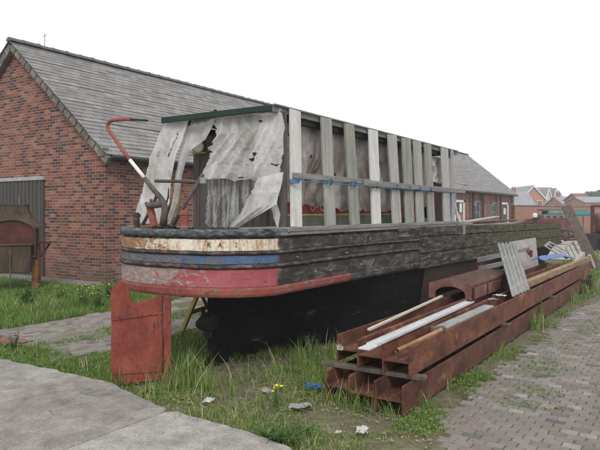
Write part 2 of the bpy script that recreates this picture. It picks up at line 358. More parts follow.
def sheet_mat(name, lo, hi, alpha=1.0, streak=False):
    t = NT(name); v = t.pos((1, 1, .6)); n = t.noise(v, 2.6, 7, .7, .5); n2 = t.noise(t.pos(), 20, 5, .7)
    c = t.ramp(n, [(.3, lo), (.62, hi)])
    c = t.mix(1.0, c, t.ramp(n2, [(.25, .8), (.7, 1.05)]), 'MULTIPLY')
    n4 = t.noise(t.pos((1.6, 1.6, .5)), 6, 3, .5, .8); cr = t.math('ABSOLUTE', t.math('SUBTRACT', n4, .5)); t.bump(t.math('ADD', t.math('MULTIPLY', cr, 4), n2), .25, .012); t.fin(c, .42, 0, .5)
    tr = t.n('ShaderNodeBsdfTranslucent'); t.l(c, tr.inputs[0])
    mx = t.n('ShaderNodeMixShader'); mx.inputs[0].default_value = .38; t.l(t.b.outputs[0], mx.inputs[1]); t.l(tr.outputs[0], mx.inputs[2])
    last = mx.outputs[0]
    if alpha < 1 or streak:
        tp = t.n('ShaderNodeBsdfTransparent'); m2 = t.n('ShaderNodeMixShader')
        if streak:
            f = t.ramp(t.noise(t.pos((8, 8, .5)), 2.4, 6, .7), [(.42, alpha), (.6, 1.0)]); t.l(f, m2.inputs[0])
        else: t.l(t.ramp(n, [(.3, alpha - .3), (.5, alpha), (.7, min(1, alpha + .1))]), m2.inputs[0])
        t.l(tp.outputs[0], m2.inputs[1]); t.l(last, m2.inputs[2]); last = m2.outputs[0]
    t.l(last, t.out.inputs[0]); return t.m
M['sheet'] = sheet_mat('plastic_sheet', (.50, .47, .42), (.86, .86, .85), .9)
M['sheet_side'] = sheet_mat('shaded_sheet', (.30, .26, .235), (.66, .64, .62), .74)  # darker than the open sheets: shade behind the slats is in the colour
M['sheet_torn'] = sheet_mat('torn_sheet', (.3, .3, .29), (.55, .55, .53), .12, True)

def concrete(name, a, b, c2):
    t = NT(name); n = t.noise(t.pos(), .8, 8, .65, .3); n2 = t.noise(t.pos(), 5.5, 8, .75); n3 = t.noise(t.pos(), 90, 3, .6)
    c = t.ramp(n, [(.3, a), (.55, b), (.75, c2)])
    c = t.mix(1, c, t.ramp(n2, [(.32, .58), (.62, 1.08)]), 'MULTIPLY')
    c = t.mix(1, c, t.ramp(n3, [(.3, .6), (.65, 1.1)]), 'MULTIPLY')
    c = t.mix(t.ramp(t.noise(t.pos(), 34, 5, .8), [(.62, 0), (.7, .7)]), c, (.11, .10, .085))
    vo = t.n('ShaderNodeTexVoronoi', feature='DISTANCE_TO_EDGE'); vo.inputs['Scale'].default_value = .55
    mv = t.n('ShaderNodeVectorMath', operation='ADD'); ns = t.n('ShaderNodeTexNoise'); ns.inputs['Scale'].default_value = 1.6; ns.inputs['Detail'].default_value = 6
    g = t.n('ShaderNodeNewGeometry'); t.l(g.outputs['Position'], ns.inputs['Vector']); t.l(g.outputs['Position'], mv.inputs[0])
    sc2 = t.n('ShaderNodeVectorMath', operation='SCALE'); t.l(ns.outputs['Color'], sc2.inputs[0]); sc2.inputs['Scale'].default_value = .7
    t.l(sc2.outputs[0], mv.inputs[1]); t.l(mv.outputs[0], vo.inputs['Vector'])
    ck = t.ramp(vo.outputs['Distance'], [(0, 1), (.005, 0)])
    ckm = t.math('MULTIPLY', ck, t.ramp(n, [(.45, 0), (.5, .8)]))
    c = t.mix(ckm, c, (.10, .095, .08))
    c = t.mix(t.ramp(t.noise(t.pos(), 14, 5, .8), [(.68, 0), (.76, .6)]), c, (.13, .125, .115))
    t.bump(t.math('SUBTRACT', t.math('ADD', n3, n2), ckm), .35, .006); return t.fin(c, .9, 0, .2)
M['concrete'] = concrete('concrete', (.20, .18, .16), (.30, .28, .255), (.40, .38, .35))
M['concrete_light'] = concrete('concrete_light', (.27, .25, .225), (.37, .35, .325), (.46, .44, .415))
M['yard'] = rough_mat('pale_yard', [(.3, (.28, .265, .24)), (.7, (.4, .385, .36))], .5, fine=8, finev=.2)
M['kerbstone'] = rough_mat('rubble_strip', [(.3, (.14, .13, .12)), (.7, (.28, .265, .25))], 5, fine=18, finev=.4, bump=.6)
def soil():
    t = NT('ground_soil'); n = t.noise(t.pos(), .7, 8, .7); n2 = t.noise(t.pos(), 7, 8, .75); n3 = t.noise(t.pos(), 60, 4, .7)
    c = t.ramp(n2, [(.3, (.09, .075, .05)), (.5, (.17, .145, .105)), (.7, (.26, .225, .17))])
    c = t.mix(t.ramp(n, [(.42, 0), (.62, .6)]), c, t.ramp(n3, [(.3, (.08, .10, .03)), (.7, (.16, .18, .075))]))
    c = t.mix(1, c, t.ramp(n3, [(.3, .65), (.7, 1.1)]), 'MULTIPLY')
    t.bump(t.math('ADD', n2, n3), .6, .02); return t.fin(c, .95, 0, .1)
M['soil'] = soil()
def tone_mat(name, stops, fine=60, rough=.85, bump=.3, nscale=1.2, over=None, spec=.25, transl=0.0):
    t = NT(name); at = t.n('ShaderNodeAttribute', attribute_name='tone')
    c = t.ramp(at.outputs['Fac'], stops)
    if fine:
        n3 = t.noise(t.pos(), fine, 4, .7); c = t.mix(1, c, t.ramp(n3, [(.25, .6), (.7, 1.1)]), 'MULTIPLY'); t.bump(n3, bump, .004)
    if over: c = t.mix(t.ramp(t.noise(t.pos(), nscale, 6, .7), [(over[1], 0), (over[1] + .15, over[2])]), c, over[0])
    m = t.fin(c, rough, 0, spec)
    if transl:
        tr = t.n('ShaderNodeBsdfTranslucent'); t.l(c, tr.inputs[0]); mx = t.n('ShaderNodeMixShader'); mx.inputs[0].default_value = transl
        t.l(t.b.outputs[0], mx.inputs[1]); t.l(tr.outputs[0], mx.inputs[2]); t.l(mx.outputs[0], t.out.inputs[0])
    return m
M['setts'] = tone_mat('brick_setts', [(0, (.10, .09, .092)), (.3, (.19, .168, .162)), (.6, (.235, .208, .20)), (.8, (.215, .155, .14)), (1, (.31, .28, .265))], nscale=2.2, over=((.15, .14, .115), .42, .8))
M['setts_left'] = tone_mat('yard_setts', [(0, (.13, .12, .115)), (.4, (.20, .18, .17)), (.8, (.26, .235, .22)), (1, (.27, .19, .17))], over=((.14, .15, .08), .5, .6))
M['grass'] = tone_mat('grass_blades', [(0, (.05, .11, .018)), (.35, (.12, .215, .035)), (.62, (.20, .285, .065)), (.76, (.25, .27, .10)), (.88, (.38, .33, .19)), (1, (.48, .42, .29))], fine=0, rough=.7, transl=.25)
M['weed'] = tone_mat('weed_leaves', [(0, (.03, .075, .018)), (.6, (.06, .13, .03)), (1, (.10, .18, .05))], fine=0, rough=.6, transl=.2)

# ------------------------------------------------------------------ world, sun, camera
w = bpy.data.worlds.new('World'); sc.world = w; w.use_nodes = True
nt = w.node_tree; nt.nodes.clear()
out = nt.nodes.new('ShaderNodeOutputWorld'); bg = nt.nodes.new('ShaderNodeBackground'); sky = nt.nodes.new('ShaderNodeTexSky')
sky.sky_type = 'NISHITA'; sky.sun_disc = False; sky.sun_elevation = math.radians(42); sky.sun_rotation = math.radians(144); sky.dust_density = 3
hs = nt.nodes.new('ShaderNodeHueSaturation'); hs.inputs['Saturation'].default_value = .12
mxw = nt.nodes.new('ShaderNodeMix'); mxw.data_type = 'RGBA'; mxw.inputs[0].default_value = .88; mxw.inputs[7].default_value = (10.6, 10.7, 10.9, 1)   # even cloud deck
nt.links.new(sky.outputs[0], hs.inputs['Color']); nt.links.new(hs.outputs[0], mxw.inputs[6])
nt.links.new(mxw.outputs[2], bg.inputs[0]); bg.inputs[1].default_value = .1; nt.links.new(bg.outputs[0], out.inputs[0])
sd = bpy.data.lights.new('Sun', 'SUN'); sd.energy = 1.5; sd.angle = math.radians(14); sd.color = (1, .97, .93)
so = bpy.data.objects.new('Sun', sd); COL.objects.link(so)
so.rotation_euler = Vector((.55, -.75, .85)).to_track_quat('Z', 'Y').to_euler()
cd = bpy.data.cameras.new('Camera'); cd.sensor_width = 36; cd.lens = 36 * FPX / 600; cd.shift_y = -13 / 600; cd.clip_end = 2000
co = bpy.data.objects.new('Camera', cd); COL.objects.link(co); co.location = (0, 0, EYE); co.rotation_euler = (PI / 2, 0, YAW); sc.camera = co
sc.view_settings.view_transform = 'Standard'; sc.view_settings.look = 'None'; sc.view_settings.exposure = .36; sc.view_settings.gamma = 1
sc.view_settings.use_curve_mapping = False
sc.render.engine = 'CYCLES'

# ------------------------------------------------------------------ GROUND
m = MB()
def gz(x, y): return 0.03 * nz(x * .5, y * .5, 3) if (x + 4) ** 2 + (y - 8) ** 2 < 400 else 0
N = 90
xs = [-300, -120, -60, -35] + [-25 + i * .45 for i in range(80)] + [20, 60, 150, 300]
ys = [-60, -20, -6] + [-1 + i * .45 for i in range(70)] + [40, 60, 120, 400]
def gzc(x, y):
    if -25 < x < 11 and -1 < y < 30: return -0.035 + .02 * nz(x * .7, y * .7, 3)
    return -0.035
m.add([(x, y, gzc(x, y)) for y in ys for x in xs], [(j * len(xs) + i, j * len(xs) + i + 1, (j + 1) * len(xs) + i + 1, (j + 1) * len(xs) + i) for j in range(len(ys) - 1) for i in range(len(xs) - 1)])
tag(m.build('ground', M['soil'], smooth=True), kind='structure')

edge_px = [(-60, 352), (0, 362), (55, 373), (110, 386), (140, 401), (165, 412), (215, 427), (255, 438), (290, 452), (320, 470)]
edge = [onz(px, py) for px, py in edge_px]
def slab(poly, name, mat):
    mm = MB(); n = len(poly); T = [Vector((p[0], p[1], .03)) for p in poly]; c = sum(T, Vector()) / n
    Ti = [t + (c - t).normalized() * .015 + Vector((0, 0, .008)) for t in T]; Bt = [Vector((p[0], p[1], -.1)) for p in poly]
    mm.add(Ti + T + Bt, [tuple(range(n))] + [(i, (i + 1) % n, n + (i + 1) % n, n + i)[::-1] for i in range(n)] + [(n + i, n + (i + 1) % n, 2 * n + (i + 1) % n, 2 * n + i)[::-1] for i in range(n)])
    return tag(part_norm(mm.build(name, mat)), kind='structure')
def rough_edge(pts):
    r = []
    for a, b in zip(pts, pts[1:]):
        for k in range(8):
            p = a.lerp(b, k / 8); r.append((p.x, p.y + .05 * nz(p.x * 5, 2, 1)))
    r.append((pts[-1].x, pts[-1].y)); return r
ed = rough_edge(edge)
jx = -3.715
left = [(-14, 4.3)] + [p for p in ed if p[0] < jx - .01] + [(jx - .006, 3.66), (jx - .006, -3), (-14, -3)]
right = [(jx + .006, 3.66)] + [p for p in ed if p[0] > jx + .01] + [(-1.7, 2.3), (-1.5, -3), (jx + .006, -3)]
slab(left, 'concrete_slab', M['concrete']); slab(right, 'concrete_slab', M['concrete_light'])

def setts(name, x0, x1, y0, y1, along_x, mat, keep, z=0.0):
    mm = MB(); L, Wd = .135, .098; vs = []; fs = []; tone = []
    nu = int(((x1 - x0) if along_x else (y1 - y0)) / L) + 1; nv = int(((y1 - y0) if along_x else (x1 - x0)) / Wd) + 1
    for j in range(nv):
        for i in range(-1, nu):
            u0 = i * L + (L / 2 if j % 2 else 0) + random.uniform(-.004, .004); v0 = j * Wd + random.uniform(-.003, .003)
            cx, cy = (x0 + u0 + L / 2, y0 + v0 + Wd / 2) if along_x else (x0 + v0 + Wd / 2, y0 + u0 + L / 2)
            if not keep(cx, cy): continue
            hl, hw = (L - .007) / 2, (Wd - .006) / 2
            if not along_x: hl, hw = hw, hl
            zt = z + .012 * nz(cx * .8, cy * .8) + random.uniform(-.0025, .0025); tx, ty = random.uniform(-.018, .018), random.uniform(-.014, .014)
            rz = random.uniform(-.02, .02); b = len(vs); cr, sr = math.cos(rz), math.sin(rz)
            for (k, dz) in ((.9, 0), (1, -.007), (1, -.05)):
                for sx, sy in ((-1, -1), (1, -1), (1, 1), (-1, 1)):
                    e = .008 if k < 1 else 0
                    px_, py_ = sx * (hl - e), sy * (hw - e)
                    vs.append((cx + px_ * cr - py_ * sr, cy + px_ * sr + py_ * cr, zt + dz + px_ * tx + py_ * ty))
            fs.append((b, b + 1, b + 2, b + 3))
            for r in (0, 4):
                for k in range(4): fs.append((b + r + (k + 1) % 4, b + r + k, b + r + 4 + k, b + r + 4 + (k + 1) % 4))
            tv = min(1, max(0, random.gauss(.5, .3))); tone += [tv] * 12
    me = bpy.data.meshes.new(name); me.from_pydata(vs, [], fs); me.materials.append(mat)
    at = me.attributes.new('tone', 'FLOAT', 'POINT'); at.data.foreach_set('value', tone)
    me.polygons.foreach_set('use_smooth', [False] * len(fs))
    o = bpy.data.objects.new(name, me); COL.objects.link(o); return tag(o, kind='structure')
def road_left(y): return -1.76 + .10 * nz(y * 1.1, 5) + (.35 if y < 4.9 else 0) * (4.9 - y)
setts('road', -1.9, 5, 2.4, 19.5, True, M['setts'], lambda x, y: x > road_left(y) and nz(x * 2.2, y * 2.2, 8) > -.62 and y < 17.5 + 1.2 * nz(x, 0, 3) and (x + 1.5) > (y - 13) * .18)
setts('brick_path', -8.6, -5.9, 4.45, 30, False, M['setts_left'], lambda x, y: nz(x * 1.1, y * .8, 2) > -.33 and -8.45 + .15 * nz(y * 2, 1) < x < -6.05 + .3 * nz(y, 9))
for nm_, x0_, x1_, y0_, y1_, fx in (('road', -1.6, 5, 2.6, 16.5, 1), ('brick_path', -8.3, -6.3, 4.7, 30, 0)):
    mm = MB(); nx_, ny_ = int((x1_ - x0_) / .15), int((y1_ - y0_) / .15)
    def jf(u, v):
        x, y = x0_ + (x1_ - x0_) * u, y0_ + (y1_ - y0_) * v
        return Vector((x, y, .012 * nz(x * .8, y * .8) - .011 + .006 * nz(x * 3, y * 3, 6)))
    mm.grid(jf, nx_, ny_); tag(mm.build(nm_, M['soil'], smooth=True), kind='structure')
def sheet_ground(name, pts, z, mat):
    mm = MB(); mm.add([(p[0], p[1], z) for p in pts], [tuple(range(len(pts)))]); return tag(mm.build(name, mat), kind='structure')
sheet_ground('yard', [(-11.2, 24), (-6, 23.2), (-2, 23.8), (3, 22.5), (30, 22), (60, 48), (-5, 62), (-11.2, 47)], -.008, M['yard'])
mm = MB()
for k in range(16):     # rubble footing strip along the gable
    mm.box((-12.1 - k * .5, 9.35 + .03 * nz(k), -.02), (.48, .6 + .1 * nz(k, 3), .1), None, .02)
tag(mm.build('pavement', M['kerbstone']), kind='structure')

# ------------------------------------------------------------------ GRASS
def dens(x, y):
    """blades per m2 weight 0..1, height, dryness"""
    # slab
    for (x0, y0), (x1, y1) in zip(ed, ed[1:]):
        if x0 <= x < x1:
            if y < y0 + (y1 - y0) * (x - x0) / (x1 - x0) + .015: return 0, 0, 0
            break
    if x > -2.3 and y < 2.5 + 0 * x: return 0, 0, 0
    if -2.9 < x < -2.03 and 4.95 < y < 15.6: return (0.25, .12, .3) if nz(x * 2, y) > .2 else (0, 0, 0)
    n = nz(x * 1.3, y * 1.3, 4)
    if x >= -2.03:
        e = road_left(y)
        if x < e + .05:
            k = .25 + n * 1.4
            if y < 5.0: k = .35 + n * 1.4
            return max(0, k), .06 + .16 * max(0, nz(x * 2, y * 2, 7)), .3
        # moss and tufts on the road
        for cx, cy, rx, ry in ((-1.45, 7.0, .35, .55), (-1.25, 6.1, .22, .22), (-1.3, 5.6, .3, .12), (-1.45, 8.3, .25, .35), (-.8, 6.4, .12, .1), (-1.25, 10.5, .25, 1.2)):
            if ((x - cx) / rx) ** 2 + ((y - cy) / ry) ** 2 < 1 + n: return .42, .045, .2
        if y > 14.5 and (x + 1.55) < (y - 13) * .2 + .2 * n: return .8, .12, .15
        if y > 17.5 + n: return .7, .10, .2
        q = nz(x * 1.7, y * 1.7, 12)
        return (.05, .025, .2) if q > .3 else (0, 0, 0)
    if x > -3.75 and y > 5: 
        if y > 19.8: return .7, .12, .2
        return .8 * (n > -.35), .16, .5
    if y > 21.8 and x > -8: return 0, 0, 0
    if -8.45 < x < -6.0 and y > 4.5:
        q = nz(x * 1.2, y * .9, 2)
        if q < -.3: return .9, .11, .2
        ln = abs(x + 6.95 + .15 * nz(y, 3)) < .16 + .1 * n or (y < 4.62 + .2 * n)
        if ln: return .75, .08, .25
        return (.07, .03, .3)
    if x <= -8.45:
        if y > 9.0 and x < -11.4: return 0, 0, 0
        return .95, .15 + .13 * max(0, nz(x, y, 9)), .12
    # around the stern
    if x < -4.7: return .85, .07 + .14 * max(0, nz(x * 1.6, y * 1.6, 5)) + (.16 if abs(x + 4.3) < .8 and y < 5 else 0), .16
    bare = nz(x * 1.5, y * 1.5, 21)
    d = .06 + bare * 1.5
    if -3.4 < x < -2.75 and 3.9 < y < 4.9: d = .3 + bare
    if x < -3.9: d = .32 + 1.1 * bare
    if y < 4.2: d = max(d, .35)
    return max(0, d), .05 + .17 * max(0, nz(x * 1.9, y * 1.9, 6) + .1), .68
def make_grass(n_try, seed):
    rng = random.Random(seed); V = []; F = []; T = []
    def blade(x, y, h, wd, tn, lean):
        a = rng.uniform(0, 2 * PI); dx, dy = math.cos(a), math.sin(a); b = rng.uniform(0, 2 * PI)
        lx, ly = math.cos(b) * lean * h, math.sin(b) * lean * h; i = len(V)
        z0 = -.03
        V.extend([(x - dx * wd, y - dy * wd, z0), (x + dx * wd, y + dy * wd, z0),
                  (x + lx * .35 + dx * wd * .8, y + ly * .35 + dy * wd * .8, z0 + h * .55), (x + lx * .35 - dx * wd * .8, y + ly * .35 - dy * wd * .8, z0 + h * .55),
                  (x + lx, y + ly, z0 + h)])
        F.append((i, i + 1, i + 2, i + 3)); F.append((i + 3, i + 2, i + 4)); T.extend([tn] * 5)
    for _ in range(n_try):
        # sample in view wedge with density falling with distance
        d = 3.6 * (26 / 3.6) ** (rng.random() ** .82); u = rng.uniform(-.58, .56)
        x = d * (-SN + CS * u); y = d * (CS + SN * u)
        k, h, dry = dens(x, y)
        if k <= 0 or rng.random() > k * .8: continue
        s = rng.uniform(.55, 1.25); h2 = h * s * .66 + .02
        cl = nz(x * 3, y * 3, 30) * .5
        tn = min(1, max(0, rng.gauss(.36 + cl * .35, .15)))
        if rng.random() < dry * (.8 + cl): tn = rng.uniform(.7, 1); h2 *= .8
        wd = .0014 + .0004 * d
        if rng.random() < .22:      # clover and other low leaves
            for q in range(3):
                a_ = rng.uniform(0, 6.28); r_ = rng.uniform(.008, .02); cx_, cy_, z_ = x + rng.gauss(0, .03), y + rng.gauss(0, .03), rng.uniform(-.02, .035); i = len(V)
                e1 = (math.cos(a_) * r_, math.sin(a_) * r_); e2 = (-math.sin(a_) * r_ * .7, math.cos(a_) * r_ * .7); t_ = rng.uniform(-.01, .012)
                V.extend([(cx_ - e1[0], cy_ - e1[1], z_ - t_), (cx_ + e2[0], cy_ + e2[1], z_ + .004), (cx_ + e1[0], cy_ + e1[1], z_ + t_), (cx_ - e2[0], cy_ - e2[1], z_ + .002)]); F.append((i, i + 1, i + 2, i + 3)); T.extend([rng.uniform(.1, .55)] * 4)
        for q in range(2):
            blade(x + rng.gauss(0, .02), y + rng.gauss(0, .02), h2 * rng.uniform(.7, 1.15), wd, min(1, tn + rng.uniform(-.06, .06)), rng.uniform(.1, .75))
    # tall tufts
    tufts = []
    for px, py, n, hh in ((175, 388, 90, .42), (190, 385, 110, .46), (210, 390, 80, .40), (232, 395, 60, .34), (160, 372, 60, .34), (150, 392, 45, .3), (250, 378, 50, .36), (275, 372, 50, .36), (300, 360, 60, .34),
                          (335, 402, 60, .3), (357, 408, 90, .34), (385, 412, 60, .25), (300, 385, 30, .3), (420, 405, 80, .27), (445, 385, 60, .22), (535, 328, 130, .35), (545, 325, 90, .3), (500, 355, 40, .25), (585, 292, 90, .35), (575, 300, 60, .35),
                          (262, 405, 40, .3), (240, 432, 60, .2), (280, 440, 90, .18), (200, 418, 60, .2), (125, 375, 50, .2), (90, 368, 50, .22), (30, 350, 40, .2), (40, 312, 120, .35), (60, 310, 100, .32), (15, 312, 100, .35), (80, 300, 80, .3), (345, 343, 30, .3), (310, 350, 50, .35)):
        c = onz(px, py)
        if px > 220: n = int(n * .55)
        for _ in range(n):
            r = abs(rng.gauss(0, .12)); a = rng.uniform(0, 2 * PI)
            dry = rng.random() < .28
            d = c.length
            blade(c.x + r * math.cos(a), c.y + r * math.sin(a), hh * .85 * rng.uniform(.4, 1.1), .0022 + .0003 * d, rng.uniform(.75, 1) if dry else rng.uniform(.15, .65), rng.uniform(.15, .7))
    me = bpy.data.meshes.new('grass'); me.from_pydata(V, [], F); me.materials.append(M['grass'])
    at = me.attributes.new('tone', 'FLOAT', 'POINT'); at.data.foreach_set('value', T)
    o = bpy.data.objects.new('grass', me); COL.objects.link(o)
    tag(o, 'rough green and straw coloured grass growing around the stranded boat and beams', 'grass', kind='stuff')
make_grass(190000, 3)

def weed(loc, h, n, label, flowers=0, group=None, spread=.12, leaf=.05):
    o = thing('weed' if not flowers else 'flowering_weed', loc, label, 'weed', group)
    rng = random.Random(hash((round(loc[0], 2), round(loc[1], 2))) & 0xffff)
    st = MB(); lf = MB(); fl = MB()
    for i in range(n):
        a = rng.uniform(0, 2 * PI); r = rng.uniform(.02, spread); hh = h * rng.uniform(.4, 1)
        p0 = Vector((r * .3 * math.cos(a), r * .3 * math.sin(a), -.02)); p1 = Vector((r * math.cos(a), r * math.sin(a), hh))
        pm = p0.lerp(p1, .5) + Vector((0, 0, .02)); st.tube([p0, pm, p1], [.004, .003, .002], 4)
        for k in range(7):
            t = rng.uniform(.2, 1); q = p0.lerp(p1, t); b = rng.uniform(0, 2 * PI); L = leaf * rng.uniform(.6, 1.3); d = Vector((math.cos(b), math.sin(b), rng.uniform(-.2, .6))); sd_ = Vector((-math.sin(b), math.cos(b), 0)) * L * .3
            lf.add([q, q + d * L * .5 + sd_, q + d * L, q + d * L * .5 - sd_], [(0, 1, 2, 3)]); tv = rng.random(); lf.t += [tv] * 4
        if flowers and rng.random() < flowers:
            for j in range(5):
                b = j * 2 * PI / 5; d = Vector((math.cos(b), math.sin(b), rng.uniform(.1, .9))) * .022; sd_ = Vector((-math.sin(b), math.cos(b), 0)) * .010
                fl.add([p1, p1 + d * .6 + sd_, p1 + d, p1 + d * .6 - sd_], [(0, 1, 2, 3)])
    st.t = [.5] * len(st.v)
    st.build('stem', M['weed'], o, local=True); lf.build('leaves', M['weed'], o, local=True)
    if fl.v: tag(fl.build('flowers', M['flower'], o, local=True), kind='stuff')
    return o
weed(onz(99, 308), .42, 22, 'yellow flowered weed in the grass beside the brick path, nearest the red rudder', .9, 'yellow flowered weeds', .22)
weed(onz(84, 306), .4, 20, 'yellow flowered weed midway between the rusty hearth and the rudder', .9, 'yellow flowered weeds', .2)
weed(onz(60, 301), .38, 16, 'yellow flowered weed nearest the rusty hearth, in front of the brick gable', .5, 'yellow flowered weeds', .2)
weed(onz(15, 349), .24, 10, 'small dark leafy weed at the end of the brick path by the concrete', 0, None, .08)
weed(onz(112, 300), .5, 26, 'bushy green weed growing behind the top of the red rudder', 0, None, .3, .08)
weed(onz(25, 305), .45, 24, 'bushy green weed under the rusty hearth', 0, None, .3, .08)
weed(onz(536, 322), .45, 22, 'leafy green weed growing against the side of the stacked beams', 0, None, .18, .06)
weed(onz(281, 440), .13, 26, 'low clump of broad leaved weed on the concrete edge', 0, None, .25, .05)
weed(onz(588, 290), .5, 30, 'leafy weed at the far end of the stacked beams', 0, None, .3, .08)
weed(onz(276, 408), .3, 6, 'lone yellow flowered weed in the trodden patch between boat and concrete', .9, None, .08, .03)
weed(onz(160, 352), .16, 14, 'tiny weed at the foot of the rudder stock', 0, None, .1, .04)

# ------------------------------------------------------------------ BRICK WORKSHOP
YG, YE, XS, XR = 9.73, 48.6, -11.85, -15.5
XL = 2 * XR - XS
EZ, RZ = 3.28, 6.33
b = thing('brick_workshop', (XR, (YG + YE) / 2, 0), 'long red brick workshop with a grey slate roof behind the boat', 'building')
m = MB()
m.prism([(XS, YG, -.1), (XS, YG, EZ), (XR, YG, RZ - .08), (XL, YG, EZ), (XL, YG, -.1)], (0, YE - YG, 0))
m.build('wall', M['brick'], b)
# plinth and piers on the yard side, arched brick head line
m = MB()
for y in (14, 18.5, 23, 27.5, 31, 34.2, 38.0, 40.3, 44.0, 48.3):
    m = MB(); m.box((XS + .06, y, 1.6), (.12, .45, 3.2)); m.build('pier', M['brick'], b)
# roof: stepped courses of slates, both slopes
pitch = math.atan2(RZ - EZ, XS - XR); nrow = 29
over = .28
m = MB(); Y0, Y1 = YG - .22, YE + .3
for sgn in (1, -1):
    ex = (XS - XR) + over; ez = EZ - over * math.tan(pitch)
    for k in range(nrow):
        t0, t1 = k / nrow, (k + 1.25) / nrow
        t1 = min(t1, 1)
        xa, xb = ex * (1 - t0), ex * (1 - t1); za, zb = ez + (RZ - ez) * t0, ez + (RZ - ez) * t1
        nx, nz_ = math.sin(pitch), math.cos(pitch)
        th = .014
        # gently undulating row, in segments
        ns = 60
        row = []
        for i in range(ns + 1):
            y = Y0 + (Y1 - Y0) * i / ns; wv = .012 * nz(y * .9, k * .8, 2) + .02 * nz(y * .15, k * .1, 5)
            row.append((y, wv))
        vs = []
        for y, wv in row:
            lo = Vector((XR + sgn * (xa + nx * (th + .005 + wv)), y, za + nz_ * (th + .005 + wv))); lb = Vector((XR + sgn * (xa + nx * (wv - .01)), y, za + nz_ * (wv - .01)))
            hi = Vector((XR + sgn * (xb + nx * (th * .3 + wv)), y, zb + nz_ * (th * .3 + wv)))
            vs += [lb, lo, hi]
        m.add(vs, [q for i in range(ns) for q in ((3 * i, 3 * i + 3, 3 * i + 4, 3 * i + 1), (3 * i + 1, 3 * i + 4, 3 * i + 5, 3 * i + 2))])
    # underside
    m.add([(XR + sgn * ex, Y0, ez - .02), (XR, Y0, RZ - .03), (XR, Y1, RZ - .03), (XR + sgn * ex, Y1, ez - .02)], [(0, 1, 2, 3)])
rf = part_norm(m.build('roof', M['slate'], b))
m = MB(); nrt = 86
for i in range(nrt):
    y0 = Y0 + (Y1 - Y0) * i / nrt; y1 = Y0 + (Y1 - Y0) * (i + .97) / nrt; r = .105
    zz = RZ - .02 + .01 * nz(i * .7)
    for (ya, yb, rr) in ((y0, y1, r), (y1 - .05, y1 + .0, r + .014)):
        pr = [(XR + rr * math.cos(a) * 1.15, ya, zz + rr * math.sin(a)) for a in [PI * k / 6 for k in range(7)]]
        m.prism(pr, (0, yb - ya, 0))
m.build('ridge_tiles', M['ridge'], rf)
# bargeboard / verge along gable
for sgn in (1, -1):
    m = MB(); ex = (XS - XR) + over; ez = EZ - over * math.tan(pitch)
    n = 17
    for k in range(n):
        t0, t1 = k / n + .003, (k + 1) / n - .003
        a_ = Vector((XR + sgn * ex * (1 - t0), YG - .10, ez + (RZ - ez) * t0 - .15)); c_ = Vector((XR + sgn * ex * (1 - t1), YG - .10, ez + (RZ - ez) * t1 - .15))
        m.bar(a_, c_, .16 + .01 * nz(k, 4), .19, bev=.01)
    m.build('bargeboard', M['verge'], b)
m = MB(); m.box((XS + .06, YG - .12, EZ - .17), (.26, .18, .24), None, .03); m.build('kneeler_stone', M['verge'], b)
m = MB()
m.tube([(XS + over + .05, YG - .1, EZ - .28), (XS + over + .05, YE + .2, EZ - .32)], .065, 8)
m.box((XS + .13, (YG + YE) / 2, EZ - .24), (.25, YE - YG, .05)); m.build('gutter', M['gutter'], b)
for y in (37.72, 39.82, 44.14):
    m = MB(); m.tube([(XS + .2, y + .3, EZ - .3), (XS + .17, y + .3, 0)], .07, 8); m.build('downpipe', M['gutter'], b)
# aerial on ridge
m = MB(); m.tube([(XR, 10.6, RZ), (XR, 10.6, RZ + .42)], .012, 6); m.tube([(XR - .05, 10.6, RZ + .36), (XR + .06, 10.6, RZ + .40)], .01, 5); m.build('aerial', M['galv'], b)
# gable door
gx1 = -14.22
m = MB(); n = 34
for k in range(n):
    x = gx1 - .04 - k * .085; m.box((x, YG - .035 - (.014 if k % 2 else 0), 1.24), (.078, .05, 2.56))
dr = m.build('door', M['door_grey'], b)
m = MB(); m.tube([(gx1 - .95, YG - .12, 1.5), (gx1 - .95, YG - .12, 2.1)], .012, 6); m.build('handle', M['galv'], dr)
m = MB(); m.box((gx1 - 1.45, YG - .045, 2.58), (3.0, .10, .10), None, .008); m.build('lintel', M['lintel'], b)
# openings on the yard side
def opening(pxa, pxb, z0, z1, door=False, trim='white_paint', label=None):
    ya, yb = onx(pxa, 205, XS).y, onx(pxb, 205, XS).y
    X = XS + .03
    f = MB(); t = .14 if door else .09
    for (y0, y1, a0, a1) in ((ya, ya + t * 1.4, z0, z1), (yb - t * 1.4, yb, z0, z1), (ya, yb, z1 - t, z1), (ya, yb, z0, z0 + (.03 if door else .09))):
        f.box((X, (y0 + y1) / 2, (a0 + a1) / 2), (.1, y1 - y0, a1 - a0))
    if not door:
        nn = 3
        for k in range(1, nn): yy = ya + (yb - ya) * k / nn; f.box((X - .002, yy, (z0 + z1) / 2), (.06, .09, z1 - z0 - .1))
        f.box((X - .004, (ya + yb) / 2, z0 + (z1 - z0) * .5), (.055, yb - ya - .1, .07))
    fo = f.build('door_frame' if door else 'window', M[trim], b)
    p = MB(); p.box((XS + .0, (ya + yb) / 2, (z0 + z1) / 2), (.06, yb - ya - .2, z1 - z0 - .1))
    p.build('door_leaf' if door else 'pane', M['cabin_brown'] if door else M['glass'], fo)
    return ya, yb, fo
ya, yb, fo = opening(453.5, 463.5, 0, 2.42, True)
m = MB(); m.box((XS + .09, (ya + yb) / 2 + .1, 1.95), (.03, .4, .55)); m.build('notice', M['white_paint'], fo)
m = MB(); m.box((XS + .09, (ya + yb) / 2 + .1, 1.3), (.03, .65, .6)); o = m.build('notice', M['cabin_orange'], fo)
opening(470.5, 479, .95, 2.42, False, 'hull_grey'); opening(490, 496, 1.0, 2.36, False, 'hull_grey')
ya, yb, fo = opening(499, 507.5, 0, 2.4, True)
